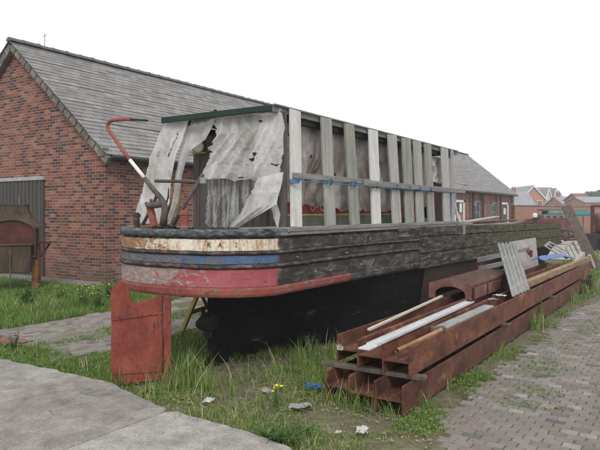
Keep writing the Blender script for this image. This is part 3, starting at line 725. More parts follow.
m = MB(); m.box((XS + .09, (ya + yb) / 2, 1.75), (.03, .55, .45)); m.build('notice', M['white_paint'], fo)

# ------------------------------------------------------------------ BOAT
CX, HW = -4.6, 1.05
def sheer(y): return -.011 * max(0, y - 7)
def hb(y):
    if y < 5.25: k = max(0, 1 - ((5.25 - y) / .8) ** 2.3) ** (1 / 2.3)
    elif y > 19.5: k = max(0, 1 - ((y - 19.5) / 2.6) ** 2.6) ** (1 / 2.6)
    else: k = 1
    return HW * k
def stern_half(side=1, ymax=22.1, ns=26):
    pts = []
    for i in range(ns + 1):
        a = PI / 2 * i / ns; x = math.sin(a) ** (2 / 2.3); y = max(0, math.cos(a)) ** (2 / 2.3)
        pts.append((CX + side * HW * x, 5.25 - .8 * y))
    y = 5.25
    while y < 19.4 and y < ymax - .01:
        y = min(y + .35, ymax); pts.append((CX + side * HW, y))
    if ymax > 19.5:
        for i in range(1, 19):
            a = PI / 2 * i / 18; pts.append((CX + side * HW * max(0, math.cos(a)) ** (2 / 2.6), 19.5 + 2.6 * math.sin(a) ** (2 / 2.6)))
    return pts
def plan(ymax=22.1):
    L = stern_half(-1, ymax)[::-1]; R = stern_half(1, ymax)[1:]; return L + R
def resample(path, step):
    r = [path[0]]
    for a, c in zip(path, path[1:]):
        L = math.hypot(c[0] - a[0], c[1] - a[1]); n = max(1, int(L / step))
        r += [(a[0] + (c[0] - a[0]) * k / n, a[1] + (c[1] - a[1]) * k / n) for k in range(1, n + 1)]
    return r
def sweep(path, prof, sh=True, closed=True, wob=0.0):
    """prof: list of (offset outwards, z)"""
    if wob: path = resample(path, .07)
    m = MB(); n = len(path); k = len(prof); vs = []
    for i, (x, y) in enumerate(path):
        a = path[max(i - 1, 0)]; c = path[min(i + 1, n - 1)]
        tx, ty = c[0] - a[0], c[1] - a[1]; L = math.hypot(tx, ty) or 1; nx, ny = ty / L, -tx / L
        ds = sheer(y) if sh else 0
        for (o, z) in prof:
            q = wob * (nz(x * 2.5, y * 2.5, z * 3) + .9 * nz(x * 9, y * 9, z * 9) + .6 * nz(x * 22, y * 22, z * 12)) if wob else 0
            vs.append((x + nx * (o + q), y + ny * (o + q), z + ds + q * .6))
    fs = []
    for i in range(n - 1):
        for j in range(k if closed else k - 1):
            j2 = (j + 1) % k; fs.append((i * k + j, i * k + j2, (i + 1) * k + j2, (i + 1) * k + j))
    if closed: fs.append(tuple(range(k))[::-1]); fs.append(tuple((n - 1) * k + j for j in range(k)))
    return m.add(vs, fs)
boat = thing('old_boat', (CX, 4.45, 0), 'derelict wooden canal boat with peeling cream, blue and red painted stern', 'boat')
P_all = plan(); P_st = plan(8.8)
m = sweep(P_all, [(-.005, .86), (-.005, 1.50), (-.09, 1.50), (-.09, .86)])
part_norm(m.build('hull_side', M['black_wood'], boat))
def half_round(z0, z1, o=.035):
    zc, r = (z0 + z1) / 2, (z1 - z0) / 2
    return [(0.002, z0)] + [(.0 + o * math.cos(a), zc + r * math.sin(a)) for a in [(-.42 + .84 * k / 6) * PI for k in range(7)]] + [(.002, z1)]
def band(nm, mat, z0, z1, path=P_st, o=.014): return part_norm(sweep(path, [(0, z0), (o, z0 + .004), (o, z1 - .004), (0, z1)], wob=.006).build(nm, mat, boat, smooth=False))
band('cream_band', M['white_band'], 1.313, 1.43); band('blue_band', M['blue_band'], 1.184, 1.273); band('red_band', M['red_band'], .955, 1.135)
for z0, z1 in ((1.273, 1.313), (1.135, 1.184)): part_norm(sweep(P_st, half_round(z0, z1, .04), wob=.008).build('rubbing_strake', M['strake'], boat, smooth=True))
part_norm(sweep(P_st, [(.002, .855), (.012, .862), (.022, .885), (.024, .93), (.016, .953), (.002, .958)], wob=.007).build('stern_rim', M['red_rim'], boat))
P_rail = stern_half(-1, 5.6)[::-1] + [p for p in stern_half(1, 5.25)[1:]]
part_norm(sweep(P_rail, [(-.16, 1.44)] + half_round(1.452, 1.525, .03) + [(-.16, 1.525)], wob=.010).build('stern_rail', M['rail_grey'], boat, smooth=False))
# side planks with butt joints
def planks(nm, z0, z1, cuts, o, mat):
    m = MB()
    R = stern_half(1, 22.1)
    for a_, c_ in zip(cuts, cuts[1:]):
        seg = [p for p in R if a_ + .01 < p[1] < c_ - .01]
        seg = ([(R[0][0] if 0 else CX + hb(a_ + .004), a_ + .004)] + seg + [(CX + hb(c_ - .004), c_ - .004)])
        q = random.uniform(-.004, .004)
        mm = sweep(seg, [(0, z0), (o + q, z0 + .006), (o + q + .004, z1 - .006), (0, z1)], wob=.012); m.add(mm.v, mm.f)
        seg2 = [(2 * CX - x, y) for x, y in seg][::-1]
        mm = sweep(seg2, [(0, z0), (o, z0 + .006), (o, z1 - .006), (0, z1)], wob=.008); m.add(mm.v, mm.f)
    return part_norm(m.build(nm, mat, boat))
planks('side_plank', 1.345, 1.495, [8.0, 11.6, 15.2, 22.0], .03, M['mossy'])
planks('side_plank', 1.09, 1.335, [8.8, 12.9, 17, 22.0], .026, M['mossy'])
planks('side_plank', .845, 1.08, [8.8, 11.2, 14.8, 22.0], .022, M['mossy'])
# bolt heads along the planks
for i in range(46):
    m = MB()
    y = 5.4 + i * .35 + random.uniform(-.1, .1); z = random.choice((1.22, 1.04, 1.37, .93)) + random.uniform(-.02, .02)
    x = CX + hb(y) + .028 + (.012 if y > 8.8 else 0); m.tube([(x - .03, y, z + sheer(y)), (x + .006, y, z + sheer(y))], .008, 6); m.build('bolt', M['lintel'], boat)
# gunwale plank where the posts stand
m = MB(); m.box((-3.615, 7.95, 1.515), (.19, 5.45, .05), None, .008)
m.box((-3.60, 7.8, 1.475), (.15, 5.4, .028))
m.build('gunwale', M['gunwale'], boat)
m = MB(); m.box((-3.62, 11.0, 1.475), (.2, .9, .045), None, .006); m.box((-3.55, 10.9, 1.38), (.08, .16, .17)); m.build('gunwale', M['gunwale'], boat)
# lower hull: sternpost swim to full body
def hbb(y):   # half breadth at bottom
    t = min(1, max(0, (y - 5.42) / 2.6)); t = t * t * (3 - 2 * t); k = .05 + .84 * t
    if y > 18: k *= max(0.02, 1 - ((y - 18) / 4.0) ** 2) if y < 21.9 else .02
    return k
def hbt(y):
    t = min(1, max(0, (y - 5.38) / 1.6)); t = math.sin(t * PI / 2); k = .07 + .94 * t
    return min(k, max(.03, hb(y) - .03))
m = MB(); stn = [5.32, 5.38, 5.44, 5.55, 5.72, 5.95, 6.25, 6.6, 7.0, 7.5, 8.1, 9, 10.5, 12.5, 15, 16.5, 18, 19, 20, 20.8, 21.4, 21.8]
nzv = 9; vs = []; 
for y in stn:
    ring = []
    for sgn in (1, -1):
        for k in (range(nzv) if sgn > 0 else range(nzv - 1, -1, -1)):
            t = k / (nzv - 1); z = -.03 + .93 * t; wd = hbb(y) + (hbt(y) - hbb(y)) * t ** 1.6; ring.append((CX + sgn * wd, y, z + sheer(y) * t))
    vs += ring
K = 2 * nzv
m.add(vs, [(i * K + j, i * K + (j + 1) % K, (i + 1) * K + (j + 1) % K, (i + 1) * K + j) for i in range(len(stn) - 1) for j in range(K)] + [tuple(range(K)), tuple((len(stn) - 1) * K + j for j in range(K))[::-1]])
part_norm(m.build('lower_hull', M['keel_black'], boat))
# horizontal plank seams (raised edges) on the lower hull
m = MB()
for z in (.22, .42, .62):
    t = (z + .03) / .93
    for sgn in (1,):
        pts = [(CX + sgn * (hbb(y) + (hbt(y) - hbb(y)) * t ** 1.6 + .004), y, z + .012 * nz(y, z)) for y in stn[3:15]]
        m.tube(pts, .005, 4)
m.build('plank_seams', M['keel_black'], boat)
m = MB(); m.grid(lambda u, v: Vector((CX + .905 + .008 + .10 * v - .0 + (.004 * nz(u * 9, v * 3)), 9.2 + 4.6 * u, .12 + .70 * v - .0)), 20, 6)
o = m.build('hull_plate', M['plate'], boat, solid=.012)
# counter underside
m = MB(); pts = [(x, y) for x, y in plan(7.2)]; pts = [(CX + (x - CX) * .985, y + .01) for x, y in pts]
m.prism([(x, y, .875) for x, y in pts], (0, 0, .02)); part_norm(m.build('counter_bottom', M['keel_black'], boat))
# stern deck and hold boards
m = MB(); pts = [(CX + (x - CX) * .95, y + .03) for x, y in plan(22.1)]; m.prism([(x, y, 1.17) for x, y in pts], (0, 0, .03)); part_norm(m.build('deck', M['cabin_brown'], boat))
m = MB(); pts = [(CX + (x - CX) * .93, y + .05) for x, y in plan(5.9)]; m.prism([(x, y, 1.44) for x, y in pts], (0, 0, .03)); part_norm(m.build('stern_deck', M['rail_grey'], boat))
# stern post + propeller
m = MB(); m.box((CX, 5.36, .42), (.15, .20, .92), None, .015); m.box((CX, 5.34, .03), (.19, .28, .16), None, .02); m.build('stern_post', M['keel_black'], boat)
pr = MB(); pr.tube([(CX, 5.27, .46), (CX, 5.18, .46), (CX, 5.09, .46), (CX, 5.04, .46)], [.10, .115, .07, .045], 14); po = pr.build('propeller', M['black'], boat, smooth=True)
m = MB()
for a in (PI / 2 + .25, 3 * PI / 2 + .25):
    m = MB(); r = Vector((math.cos(a), 0, math.sin(a))); tdir = Vector((-math.sin(a), 0, math.cos(a)))
    m.grid(lambda u, v: Vector((CX, 5.16, .46)) + r * (.06 + .12 * v) + (tdir * .35 + Vector((0, .9, 0))) * (u - .5) * (.05 + .06 * math.sin(PI * min(v * .8 + .15, 1))), 7, 7)
    m.build('propeller_blade', M['black'], po, smooth=True, solid=.01)
# rudder
stk = onz(160, 381); tip = Vector((-4.84, 4.06, 0)); dr_ = (tip - stk).normalized(); nr = Vector((-dr_.y, dr_.x, 0)); BL = (tip - stk).length
out2 = [(-.02, .02), (BL, -.01), (BL + .015, .2), (BL + .01, .66), (BL + .02, .86), (BL + .012, .93), (BL - .02, .98), (BL - .07, 1.005), (BL - .12, .99), (BL - .155, .95), (BL - .165, .88), (BL - .17, .83), (BL - .195, .80), (BL - .24, .79), (.14, .82), (-.02, .845)]
m = MB(); m.prism([stk + dr_ * a + Vector((0, 0, z)) - nr * .022 for a, z in out2], nr * .044)
rd = part_norm(m.build('rudder', M['rudder_red'], boat))
m = MB()
for (z0, z1) in ((.63, .70), (.10, .16)):
    for sd_ in (-1, 1): m = MB(); m.bar(stk + dr_ * .0 + nr * .028 * sd_ + Vector((0, 0, (z0 + z1) / 2 + (.05 if z0 > .5 else 0))), stk + dr_ * (BL - .0) + nr * .028 * sd_ + Vector((0, 0, (z0 + z1) / 2)), .012, z1 - z0); m.build('strap', M['rudder_red'], rd)
m = MB(); m.tube([stk + Vector((0, 0, .02)), stk + Vector((0, 0, .86))], .034, 12); m.build('stock', M['rudder_red'], rd)
m = MB(); m.bar(stk - dr_ * .075 + Vector((0, 0, -.02)), stk - dr_ * .075 + Vector((0, 0, .86)), .07, .07, up=(dr_.x, dr_.y, 0), bev=.006); m.build('rudder_post', M['rudder_red'], boat)
m = MB(); m.bar((stk.x + .04, stk.y + .05, .0), (CX, 5.2, 0), .1, .07); m.build('skeg', M['keel_black'], boat)
# tiller
Yt = 4.62
def TY(px, py): return ony(px, py, Yt)
r1 = MB(); pts = [TY(131, 119), TY(120, 119.3), TY(113, 120), TY(109, 122), TY(107.3, 126), TY(108.5, 130), TY(113, 136), TY(122, 149), TY(130, 160)]
r1.tube(pts, .022, 12); til = r1.build('tiller', M['tiller_red'], boat, smooth=True)
m = MB(); m.tube([TY(130, 160), TY(138, 170), TY(144.5, 178)], .021, 12); m.build('white_sleeve', M['white_paint'], til, smooth=True)
m = MB(); m.tube([TY(147.5, 120.5), TY(131, 119.5)], .012, 8); m.build('tiller_pin', M['black'], til, smooth=True)
m = MB(); m.tube([TY(144.5, 178), TY(152, 188), TY(160, 197), TY(164, 204), TY(165, 211), TY(163, 226)], [.022, .026, .03, .035, .036, .04], 10); m.build('tiller_shaft', M['steel_brown'], til, smooth=True)
m = MB(); m.tube([TY(163, 203), TY(155, 205), TY(148, 205.5), TY(146, 203)], [.045, .038, .03, .02], 10); m.tube([TY(151, 205), TY(151, 199)], .016, 8); m.build('tiller_yoke', M['steel_brown'], til, smooth=True)
def pipes(segs, r=.018, nm='handrail_pipe'):
    m = MB()
    for s_ in segs: m.tube([ony(x, y, Y_) for x, y, Y_ in s_], r, 10)
    return m.build(nm, M['steel_brown'], boat, smooth=True)
pipes([[(155, 181, 4.8), (180, 181.3, 4.9), (204, 182, 4.95)]], .019)
pipes([[(203, 174, 4.95), (188, 199, 4.85), (173, 225, 4.75)]], .021)
pipes([[(158, 193, 4.72), (152, 207, 4.7), (143, 224, 4.66)]], .018)
m = MB(); m.box(ony(203, 181, 4.93), (.07, .05, .07), None, .01); m.build('pipe_bracket', M['galv'], boat)
for px, py0, wd, mt in ((136.5, 212.5, .045, 'strake'), (184, 210, .055, 'tiller_red')):
    m = MB(); p = ony(px, py0, 4.72); m.tube([(p.x, p.y, 1.47), (p.x, p.y, p.z - .02), (p.x, p.y, p.z)], [wd / 1.2, wd / 1.25, wd / 1.6], 10)
    m.tube([(p.x, p.y, p.z - .05), (p.x, p.y, p.z - .02)], wd, 10); m.build('stern_stud', M[mt], boat, smooth=False)
m = MB(); m.bar(ony(150, 207, 4.66), ony(154.5, 227, 4.66), .075, .05, up=(0, 1, 0), bev=.006); m.build('tiller_block', M['tiller_red'], boat)
# chain lying on stern rail
m = MB()
for i in range(7):
    c = ony(178 + i * 2.2, 224.3, 4.62); c.z = 1.545
    m.tube([c + Vector((.014 * math.cos(a), .009 * math.sin(a) * (i % 2), .009 * math.sin(a) * ((i + 1) % 2) + .002)) for a in [k * PI / 4 for k in range(9)]], .003, 5)
for i in range(4):
    c = ony(129 + i * 1.6, 224.5, 4.66); c.z = 1.545; m.tube([c + Vector((.012 * math.cos(a), 0, .009 * math.sin(a))) for a in [k * PI / 4 for k in range(9)]], .003, 5)
m.build('chain', M['galv'], boat)
# cabin
YC = 5.62
zr = 2.62
m = MB()
XA, XB = -5.2, -3.86
nb = 13
for k in range(nb):
    x = XA + (XB - XA) * (k + .5) / nb; m.box((x, YC + .004 * (k % 2), (1.44 + zr) / 2), ((XB - XA) / nb - .006, .03, zr - 1.44))
bk = m.build('cabin_bulkhead', M['cabin_brown'], boat)
m = MB(); p = ony(198, 147, YC - .03); m.prism([p + Vector((.085 * math.cos(a) * (1.0), 0, .06 * math.sin(a))) for a in [k * PI / 10 for k in range(20)]], (0, .012, 0)); part_norm(m.build('porthole', M['white_paint'], bk))  # white disc paints in the light seen in the window
m = MB(); m.tube([p + Vector((.095 * math.cos(a), -.004, .07 * math.sin(a))) for a in [k * PI / 10 for k in range(21)]], .012, 6); m.build('porthole_ring', M['yellow'], bk)
m = MB()
m.tube([ony(x, y, YC - .05) for x, y in ((170, 228), (175, 219), (179, 206), (180.5, 192), (180, 182), (178, 172))], .011, 6); 
m.tube([ony(x, y, YC - .04) for x, y in ((192, 153.5), (206, 152.5))], .01, 6); m.build('yellow_trim', M['yellow'], bk)
m = MB(); 
for k in range(5):
    p = ony(175 + (k % 2) * 2.5, 196 + k * 3.2, YC - .045); m.box(p, (.045, .012, .022))
m.build('scroll_paint', M['cabin_brown'], bk)
# cabin side: grey-green panel, yellow line, red band, upper boards
SX = -3.86
def side(nm, z0, z1, y0, y1, mat, o=0.0):
    m = MB(); m.box((SX + o, (y0 + y1) / 2, (z0 + z1) / 2), (.04, y1 - y0, z1 - z0)); return m.build(nm, M[mat] if isinstance(mat, str) else mat, boat)
side('cabin_side', 1.44, 1.655, 5.62, 8.6, 'cabin_grey'); side('yellow_line', 1.657, 1.678, 5.62, 8.6, 'yellow', .003); rb = side('name_panel', 1.68, 1.81, 5.62, 8.6, 'cabin_red'); side('upper_side', 1.813, zr, 5.62, 10.8, 'rust_pale')
side('lower_panel', 1.44, 1.60, 8.62, 10.6, 'cabin_grey')
for y0, y1 in ((8.66, 9.2), (9.26, 9.75)): side('orange_panel', 1.605, 1.80, y0, y1, 'cabin_orange')
side('red_door', 1.44, 2.2, 9.98, 10.28, 'cabin_red', .03); side('brown_door', 1.44, 2.2, 10.30, 10.62, 'cabin_brown', .03)
m = MB(); m.box((-5.2, 8.2, (1.44 + zr) / 2), (.04, 5.1, zr - 1.44)); m.build('cabin_side', M['cabin_brown'], boat)
m = MB(); m.box((-4.53, 10.75, (1.2 + zr) / 2), (1.36, .04, zr - 1.2)); m.build('cabin_bulkhead', M['cabin_brown'], boat)
m = MB(); m.box((-4.53, 8.2, zr + .015), (1.40, 5.15, .03)); m.build('cabin_top', M['shade_dark'], boat)

def letters(text, p, size, R, mat, parent, nm='lettering'):
    cu = bpy.data.curves.new('t', 'FONT'); cu.body = text; cu.size = size; cu.extrude = .002; cu.align_x = 'CENTER'; cu.align_y = 'CENTER'
    to = bpy.data.objects.new('t', cu); COL.objects.link(to); dg = bpy.context.evaluated_depsgraph_get(); dg.update()
    me = bpy.data.meshes.new_from_object(to.evaluated_get(dg)); bpy.data.objects.remove(to)
    r = root_of(parent); Mx = Matrix.Translation(Vector(p) - r.location) @ R.to_4x4(); me.transform(Mx)
    me.materials.clear(); me.materials.append(mat); me.name = nm
    o = bpy.data.objects.new(nm, me); COL.objects.link(o); o.parent = parent; return o
Rx = Matrix(((0, 0, 1), (1, 0, 0), (0, 1, 0)))   # text reading along +y on a face looking to +x
for ch, px in (('O', 312.5), ('C', 322)):
    p = onx(px, 210, SX + .024); letters(ch, (SX + .024, p.y, 1.752), .13, Rx, M['cream'], rb)
for ch, px in (('K', 209), ('A', 221.5), ('2', 234.5)):
    # on the curved cream band
    best = None
    for i, (x, y) in enumerate(P_st):
        u = ((x * CS + y * SN) / (-x * SN + y * CS)) * FPX + 300
        if y < 5.3 and (best is None or abs(u - px) < best[0]): best = (abs(u - px), i)
    i = best[1]; a, c = P_st[i - 1], P_st[i + 1]; tx, ty = c[0] - a[0], c[1] - a[1]; L = math.hypot(tx, ty); tx /= L; ty /= L
    R = Matrix(((tx, 0, ty), (ty, 0, -tx), (0, 1, 0)))
    letters(ch, (P_st[i][0] + ty * .019, P_st[i][1] - tx * .019, 1.375), .062, R, M['strake'], boat)

# shelter roof
RX0, RX1, RY0, RY1, RZ0 = -5.27, -3.68, 5.15, 10.95, 2.78
m = MB()
for k in range(8):
    w_ = (RX1 - RX0 - .06) / 8; m.box((RX0 + .03 + w_ * (k + .5), (RY0 + RY1) / 2 + .02, RZ0 + .012), (w_ - .004, RY1 - RY0 - .08, .022))
m.build('shelter_roof', M['fascia'], boat)
m = MB(); m.bar((RX0 - .0, RY0, RZ0), (RX1, RY0, RZ0), .035, .065, bev=.004); m.build('green_edge', M['green_paint'], boat)
m = MB(); m.box((RX1 + .0, (RY0 + RY1) / 2, RZ0 + .0), (.03, RY1 - RY0 - .01, .075), None, .004); m.build('roof_fascia', M['fascia'], boat)
m = MB(); m.box((RX1 + .022, (RY0 + RY1) / 2, RZ0 + .035), (.035, RY1 - RY0, .016)); m.build('roof_lip', M['rail_wood'], boat)
m = MB(); m.box((RX1 - .06, (RY0 + RY1) / 2, RZ0 - .06), (.05, RY1 - RY0 - .2, .07)); m.box((RX0 + .06, (RY0 + RY1) / 2, RZ0 - .06), (.05, RY1 - RY0 - .2, .07))
for y in (5.3, 6.9, 8.5, 10.6): m.box((-4.475, y, RZ0 - .04), (1.46, .05, .05))
m.build('roof_beam', M['shade_dark'], boat)
m = MB(); p = ony(214, 110, RY0 - .005); m.box((p.x, p.y + .02, RZ0 + .04), (.04, .03, .03), None, .006); m.build('roof_catch', M['black'], boat)
# posts: (px top, px bottom, width)
posts = [(294.5, 296, 11.8, 'post_white'), (325.5, 330, 11.5, 'post_grey'), (348.5, 354.5, 10.5, 'post_b'), (372.5, 376, 9.6, 'post_white'), (391.5, 396.5, 9.4, 'post_c'), (405.5, 409.5, 9.4, 'post_b'), (416.5, 420, 8.2, 'post_grey'), (427, 431, 7.4, 'post_b'), (444, 446.5, 7.2, 'post_c'), (451.5, 452.5, 3, 'post_grey')]
for pt, pb, wpx, mt in posts:
    a = onx(pt, 140, RX1 + .04); c = onx(pb, 228, -3.595)
    wd = (onx(pt + wpx / 2, 140, RX1 + .04).y - onx(pt - wpx / 2, 140, RX1 + .04).y) - .035
    m = MB(); m.bar((-3.590, c.y, 1.54), (RX1 + .045, a.y, RZ0 + .02), .028, max(wd, .06), up=(0, 1, 0), bev=.003)
    m.build('post', M[mt], boat)
# rails along the posts
m = MB(); m.bar((-3.585, 5.40, 2.09), (-3.60, 7.25, 2.095), .03, .062, bev=.003); m.build('rail', M['rail_wood'], boat)
m = MB(); m.bar((-3.555, 7.0, 2.075), (-3.60, 11.2, 2.085), .03, .075, bev=.003); m.build('rail', M['rail_wood'], boat)
# blue rope
m = MB(); pts = []
for k in range(60):
    t = k / 59; y = 5.42 + 5.3 * t; pts.append((-3.548 + .008 * math.sin(k * 1.7), y, 2.045 - .014 * abs(math.sin(t * PI * 8)) + .004 * nz(k * .8)))
m.tube(pts, .006, 6)
for k in range(3): c = Vector((-3.59, 5.43, 2.045 - .016 * k)); m.tube([c + Vector((.045 * math.cos(a), .075 * math.sin(a), .006 * math.sin(2 * a))) for a in [q * PI / 8 for q in range(17)]], .006, 5)
for px in (331, 355, 377, 397, 410, 420, 431):
    y = onx(px, 185, -3.55).y; c = Vector((-3.585, y, 2.05))
    for j in range(2): m.tube([c + Vector((.04 * math.cos(a), .06 * math.sin(a), .01 * j + .03 * math.cos(a * 2))) for a in [q * PI / 8 for q in range(17)]], .005, 5)
m.tube([(-3.55, 10.32, 2.04), (-3.55, 10.33, 1.8), (-3.56, 10.31, 1.62)], .008, 5)
tag(m.build('blue_rope', M['blue_rope']), 'blue rope tied along the rail of the wooden shelter posts', 'rope')

# plastic sheets
def cloth(nm, L, R, amp, fr, label, mat='sheet', nu=80, nv=90, group=None, seed=0, nrm=(0, -1, 0), torn=0.0):
    def poly(P, t):
        s_ = t * (len(P) - 1); i = min(int(s_), len(P) - 2); k = s_ - i; k = k * k * (3 - 2 * k) * .5 + k * .5; return P[i].lerp(P[i + 1], k)
    nrm = Vector(nrm)
    def fn(u, v):
        a, c = poly(L, v), poly(R, v); p = a.lerp(c, u)
        sk = u + (.35 if seed % 2 else -.3) * v
        ridge = 1 - 2 * abs(nz(sk * fr * .28, v * .7, seed)) * 1.6
        ww = amp * (ridge * .9 + .9 * nz(sk * fr * .16, v * 1.2, seed + 3) + .35 * (1 - 2 * abs(nz(sk * fr * .8, v * 2.2, seed + 7))) + .10 * nz(u * 22, v * 22, seed)) * (.25 + .75 * min(1, v * 2.5))
        e = torn * .7 * (nz(u * 6, seed + 5) + .4 * nz(u * 17, seed)) * max(0, v - .8) * 5
        return p + nrm * ww + Vector((0, 0, e))
    m = MB(); m.grid(fn, nu, nv)
    kf = []
    for q, f in enumerate(m.f):
        i_, j_ = q % (nu - 1), q // (nu - 1); u, v = i_ / nu, j_ / nv
        h_ = nz(u * 5, v * 4, seed + 11) + .45 * nz(u * 17, v * 13, seed); e_ = min(u, 1 - u) + .05 * nz(v * 12, seed, u > .5) + .03 * nz(v * 40, seed, 9)
        if (h_ > .60 and .12 < v < .95 and seed in (2, 9, 31, 41)) or e_ < .012: continue
        kf.append(f)
    m.f = kf; m.m = [0] * len(kf)
    o = m.build(nm, M[mat], smooth=True)
    return tag(o, label, 'plastic sheet', group)
YS = 5.24
def Y_(pts, y=YS): return [ony(a, c, y) for a, c in pts]
G_ = 'plastic sheets hung round the shelter'
cloth('plastic_sheet', Y_([(165, 122), (158, 140), (152, 158), (146, 180), (138, 203), (133, 223)], 5.2), Y_([(190, 117), (184, 138), (177, 155), (172, 178), (172, 202), (163, 224)], 5.22), .035, 16, 'whitish plastic sheet hanging in folds nearest the tiller at the left corner of the shelter', group=G_, seed=2)
cloth('plastic_sheet', Y_([(184, 118), (182, 142), (180, 160), (174, 185), (172, 205), (166, 225)], 5.3), Y_([(219, 114), (206, 140), (190, 152), (184, 172), (181, 200), (172, 224)], 5.24), .03, 12, 'twisted strip of plastic sheet swept to the left beside the porthole', group=G_, seed=5)
cloth('plastic_sheet', Y_([(213, 114), (215, 135), (209, 150), (205, 163), (203, 179)], 5.2), Y_([(282, 109), (286, 128), (284, 148), (283, 165), (283, 181)], 5.26), .035, 22, 'largest whitish plastic sheet, covering the top of the stern opening', group=G_, seed=9, torn=.04)
cloth('plastic_sheet', Y_([(258, 178), (252, 192), (243, 210), (232, 227)], 5.17), Y_([(284, 172), (281, 190), (277, 205), (238, 228)], 5.2), .03, 14, 'diagonal tail of plastic sheet gathered down to the stern rail', group=G_, seed=14, nu=30, nv=44)
cloth('plastic_sheet', Y_([(207, 177), (208, 195), (206, 212), (204, 227)], 5.3), Y_([(259, 178), (250, 195), (243, 212), (234, 227)], 5.3), .015, 20, 'thin torn see-through plastic sheet with dark streaks below the largest sheet', 'sheet_torn', group=G_, seed=21, torn=.08)
cloth('plastic_sheet', Y_([(271, 201), (272, 212), (276, 226)], 5.3), Y_([(276, 200), (281, 214), (279, 228)], 5.3), .01, 6, 'small corner of cream plastic under the diagonal sheet', group=G_, seed=25, nu=12, nv=14)
m = MB(); m.bar(ony(283, 112, 5.34), ony(284, 229, 5.36), .06, .05, up=(0, 1, 0)); m.build('corner_post', M['cabin_brown'], boat)
m = MB(); m.bar(ony(166, 124, 5.32), ony(167, 229, 5.36), .06, .05, up=(0, 1, 0)); m.build('corner_post', M['cabin_brown'], boat)
# along the side
SXX = -3.79
def S_(a): return [Vector((SXX, y, z)) for y, z in a]
cloth('plastic_sheet', S_([(5.32, 2.70), (5.4, 2.4), (5.36, 2.1), (5.45, 1.82)]), S_([(7.1, 2.70), (7.2, 2.3), (7.05, 2.0), (7.15, 1.70)]), .055, 22, 'plastic sheet coloured for shade behind the first slats of the side, at the stern end', 'sheet_side', 90, 60, G_, 31, (1, 0, 0), .09)
cloth('plastic_sheet', S_([(7.0, 2.71), (7.05, 2.4), (7.1, 2.1), (7.0, 1.73)]), S_([(8.9, 2.71), (8.9, 2.4), (8.85, 2.0), (8.8, 1.72)]), .055, 22, 'plastic sheet coloured for shade behind the middle slats of the side', 'sheet_side', 90, 60, G_, 36, (1, 0, 0), .09)
cloth('plastic_sheet', S_([(8.8, 2.71), (8.8, 2.4), (8.9, 2.1), (8.8, 1.78)]), S_([(10.0, 2.71), (10, 2.4), (9.9, 2.0), (9.9, 1.80)]), .03, 24, 'plastic sheet coloured for shade behind the slats next to the red door', 'sheet_side', 50, 40, G_, 41, (1, 0, 0), .1)
cloth('plastic_sheet', S_([(9.95, 2.66), (9.9, 2.5), (10.0, 2.35), (9.95, 2.22)]), S_([(10.75, 2.66), (10.8, 2.5), (10.7, 2.35), (10.5, 2.2)]), .05, 12, 'bright bunched plastic sheet above the red door at the far end of the shelter', 'sheet', 40, 40, G_, 47, (1, 0, 0))
cloth('plastic_sheet', [Vector((-3.72, 10.85, 2.7)), Vector((-3.7, 10.9, 2.2)), Vector((-3.66, 10.85, 1.8)), Vector((-3.62, 10.95, 1.52))], [Vector((-3.9, 11.0, 2.7)), Vector((-3.85, 11.15, 2.2)), Vector((-3.8, 11.0, 1.8)), Vector((-3.66, 11.2, 1.52))], .04, 12, 'narrow bundle of plastic sheet tied round the last corner post', 'sheet', 20, 50, G_, 52, (1, 0, 0))
# rubbish on the stern rail
m = MB(); m.bar(ony(240, 228.5, 4.85), ony(275, 227.5, 4.95), .05, .02); tag(m.build('wooden_strip', M['rail_wood']), 'brown wooden strip lying on the stern deck below the diagonal plastic sheet', 'wood strip')

# things stacked on the hold
m = MB(); a, c = onx(463, 217, -4.2), onx(497, 211.5, -4.1); m.bar((-4.1, 12.8, 1.49), (-4.3, 16.0, 1.58), .16, .03, bev=.006)
tag(m.build('white_board', M['frame_white']), 'long white board lying across the top of the boat beyond the shelter', 'board')
m = MB(); m.box((-4.0, 11.75, 1.33), (.5, .6, .26), Matrix.Rotation(.3, 3, 'Z'), .03); m.box((-4.0, 11.75, 1.475), (.3, .62, .03), Matrix.Rotation(.3, 3, 'Z'), .01)
tag(m.build('battery_crate', M['black']), 'black lidded crate on the boat just beyond the shelter', 'crate')
for i, (y0, x0, y1, x1, z, mt, lab) in enumerate(((12.2, -4.7, 17, -4.2, 1.35, 'rail_wood', 'grey plank lying in the open hold beside the white board'), (13, -4.9, 19, -4.6, 1.42, 'rust', 'rust red plank lying along the far side of the open hold'), (15.5, -4.0, 19.6, -4.5, 1.36, 'lean_wood', 'brown plank slanting over the bow end of the hold'))):
    m = MB(); m.bar((x0, y0, z), (x1, y1, z + .04), .22, .05, bev=.008); tag(m.build('plank', M[mt]), lab, 'plank')
# hold cross timbers (prop under planks)
for y in (12.1, 13.6, 15.2, 17.2, 19.0):
    m = MB(); m.box((CX, y, 1.27 + sheer(y) * .5), (1.8, .12, .10), None, .01); m.build('hold_beam', M['rail_wood'], boat)
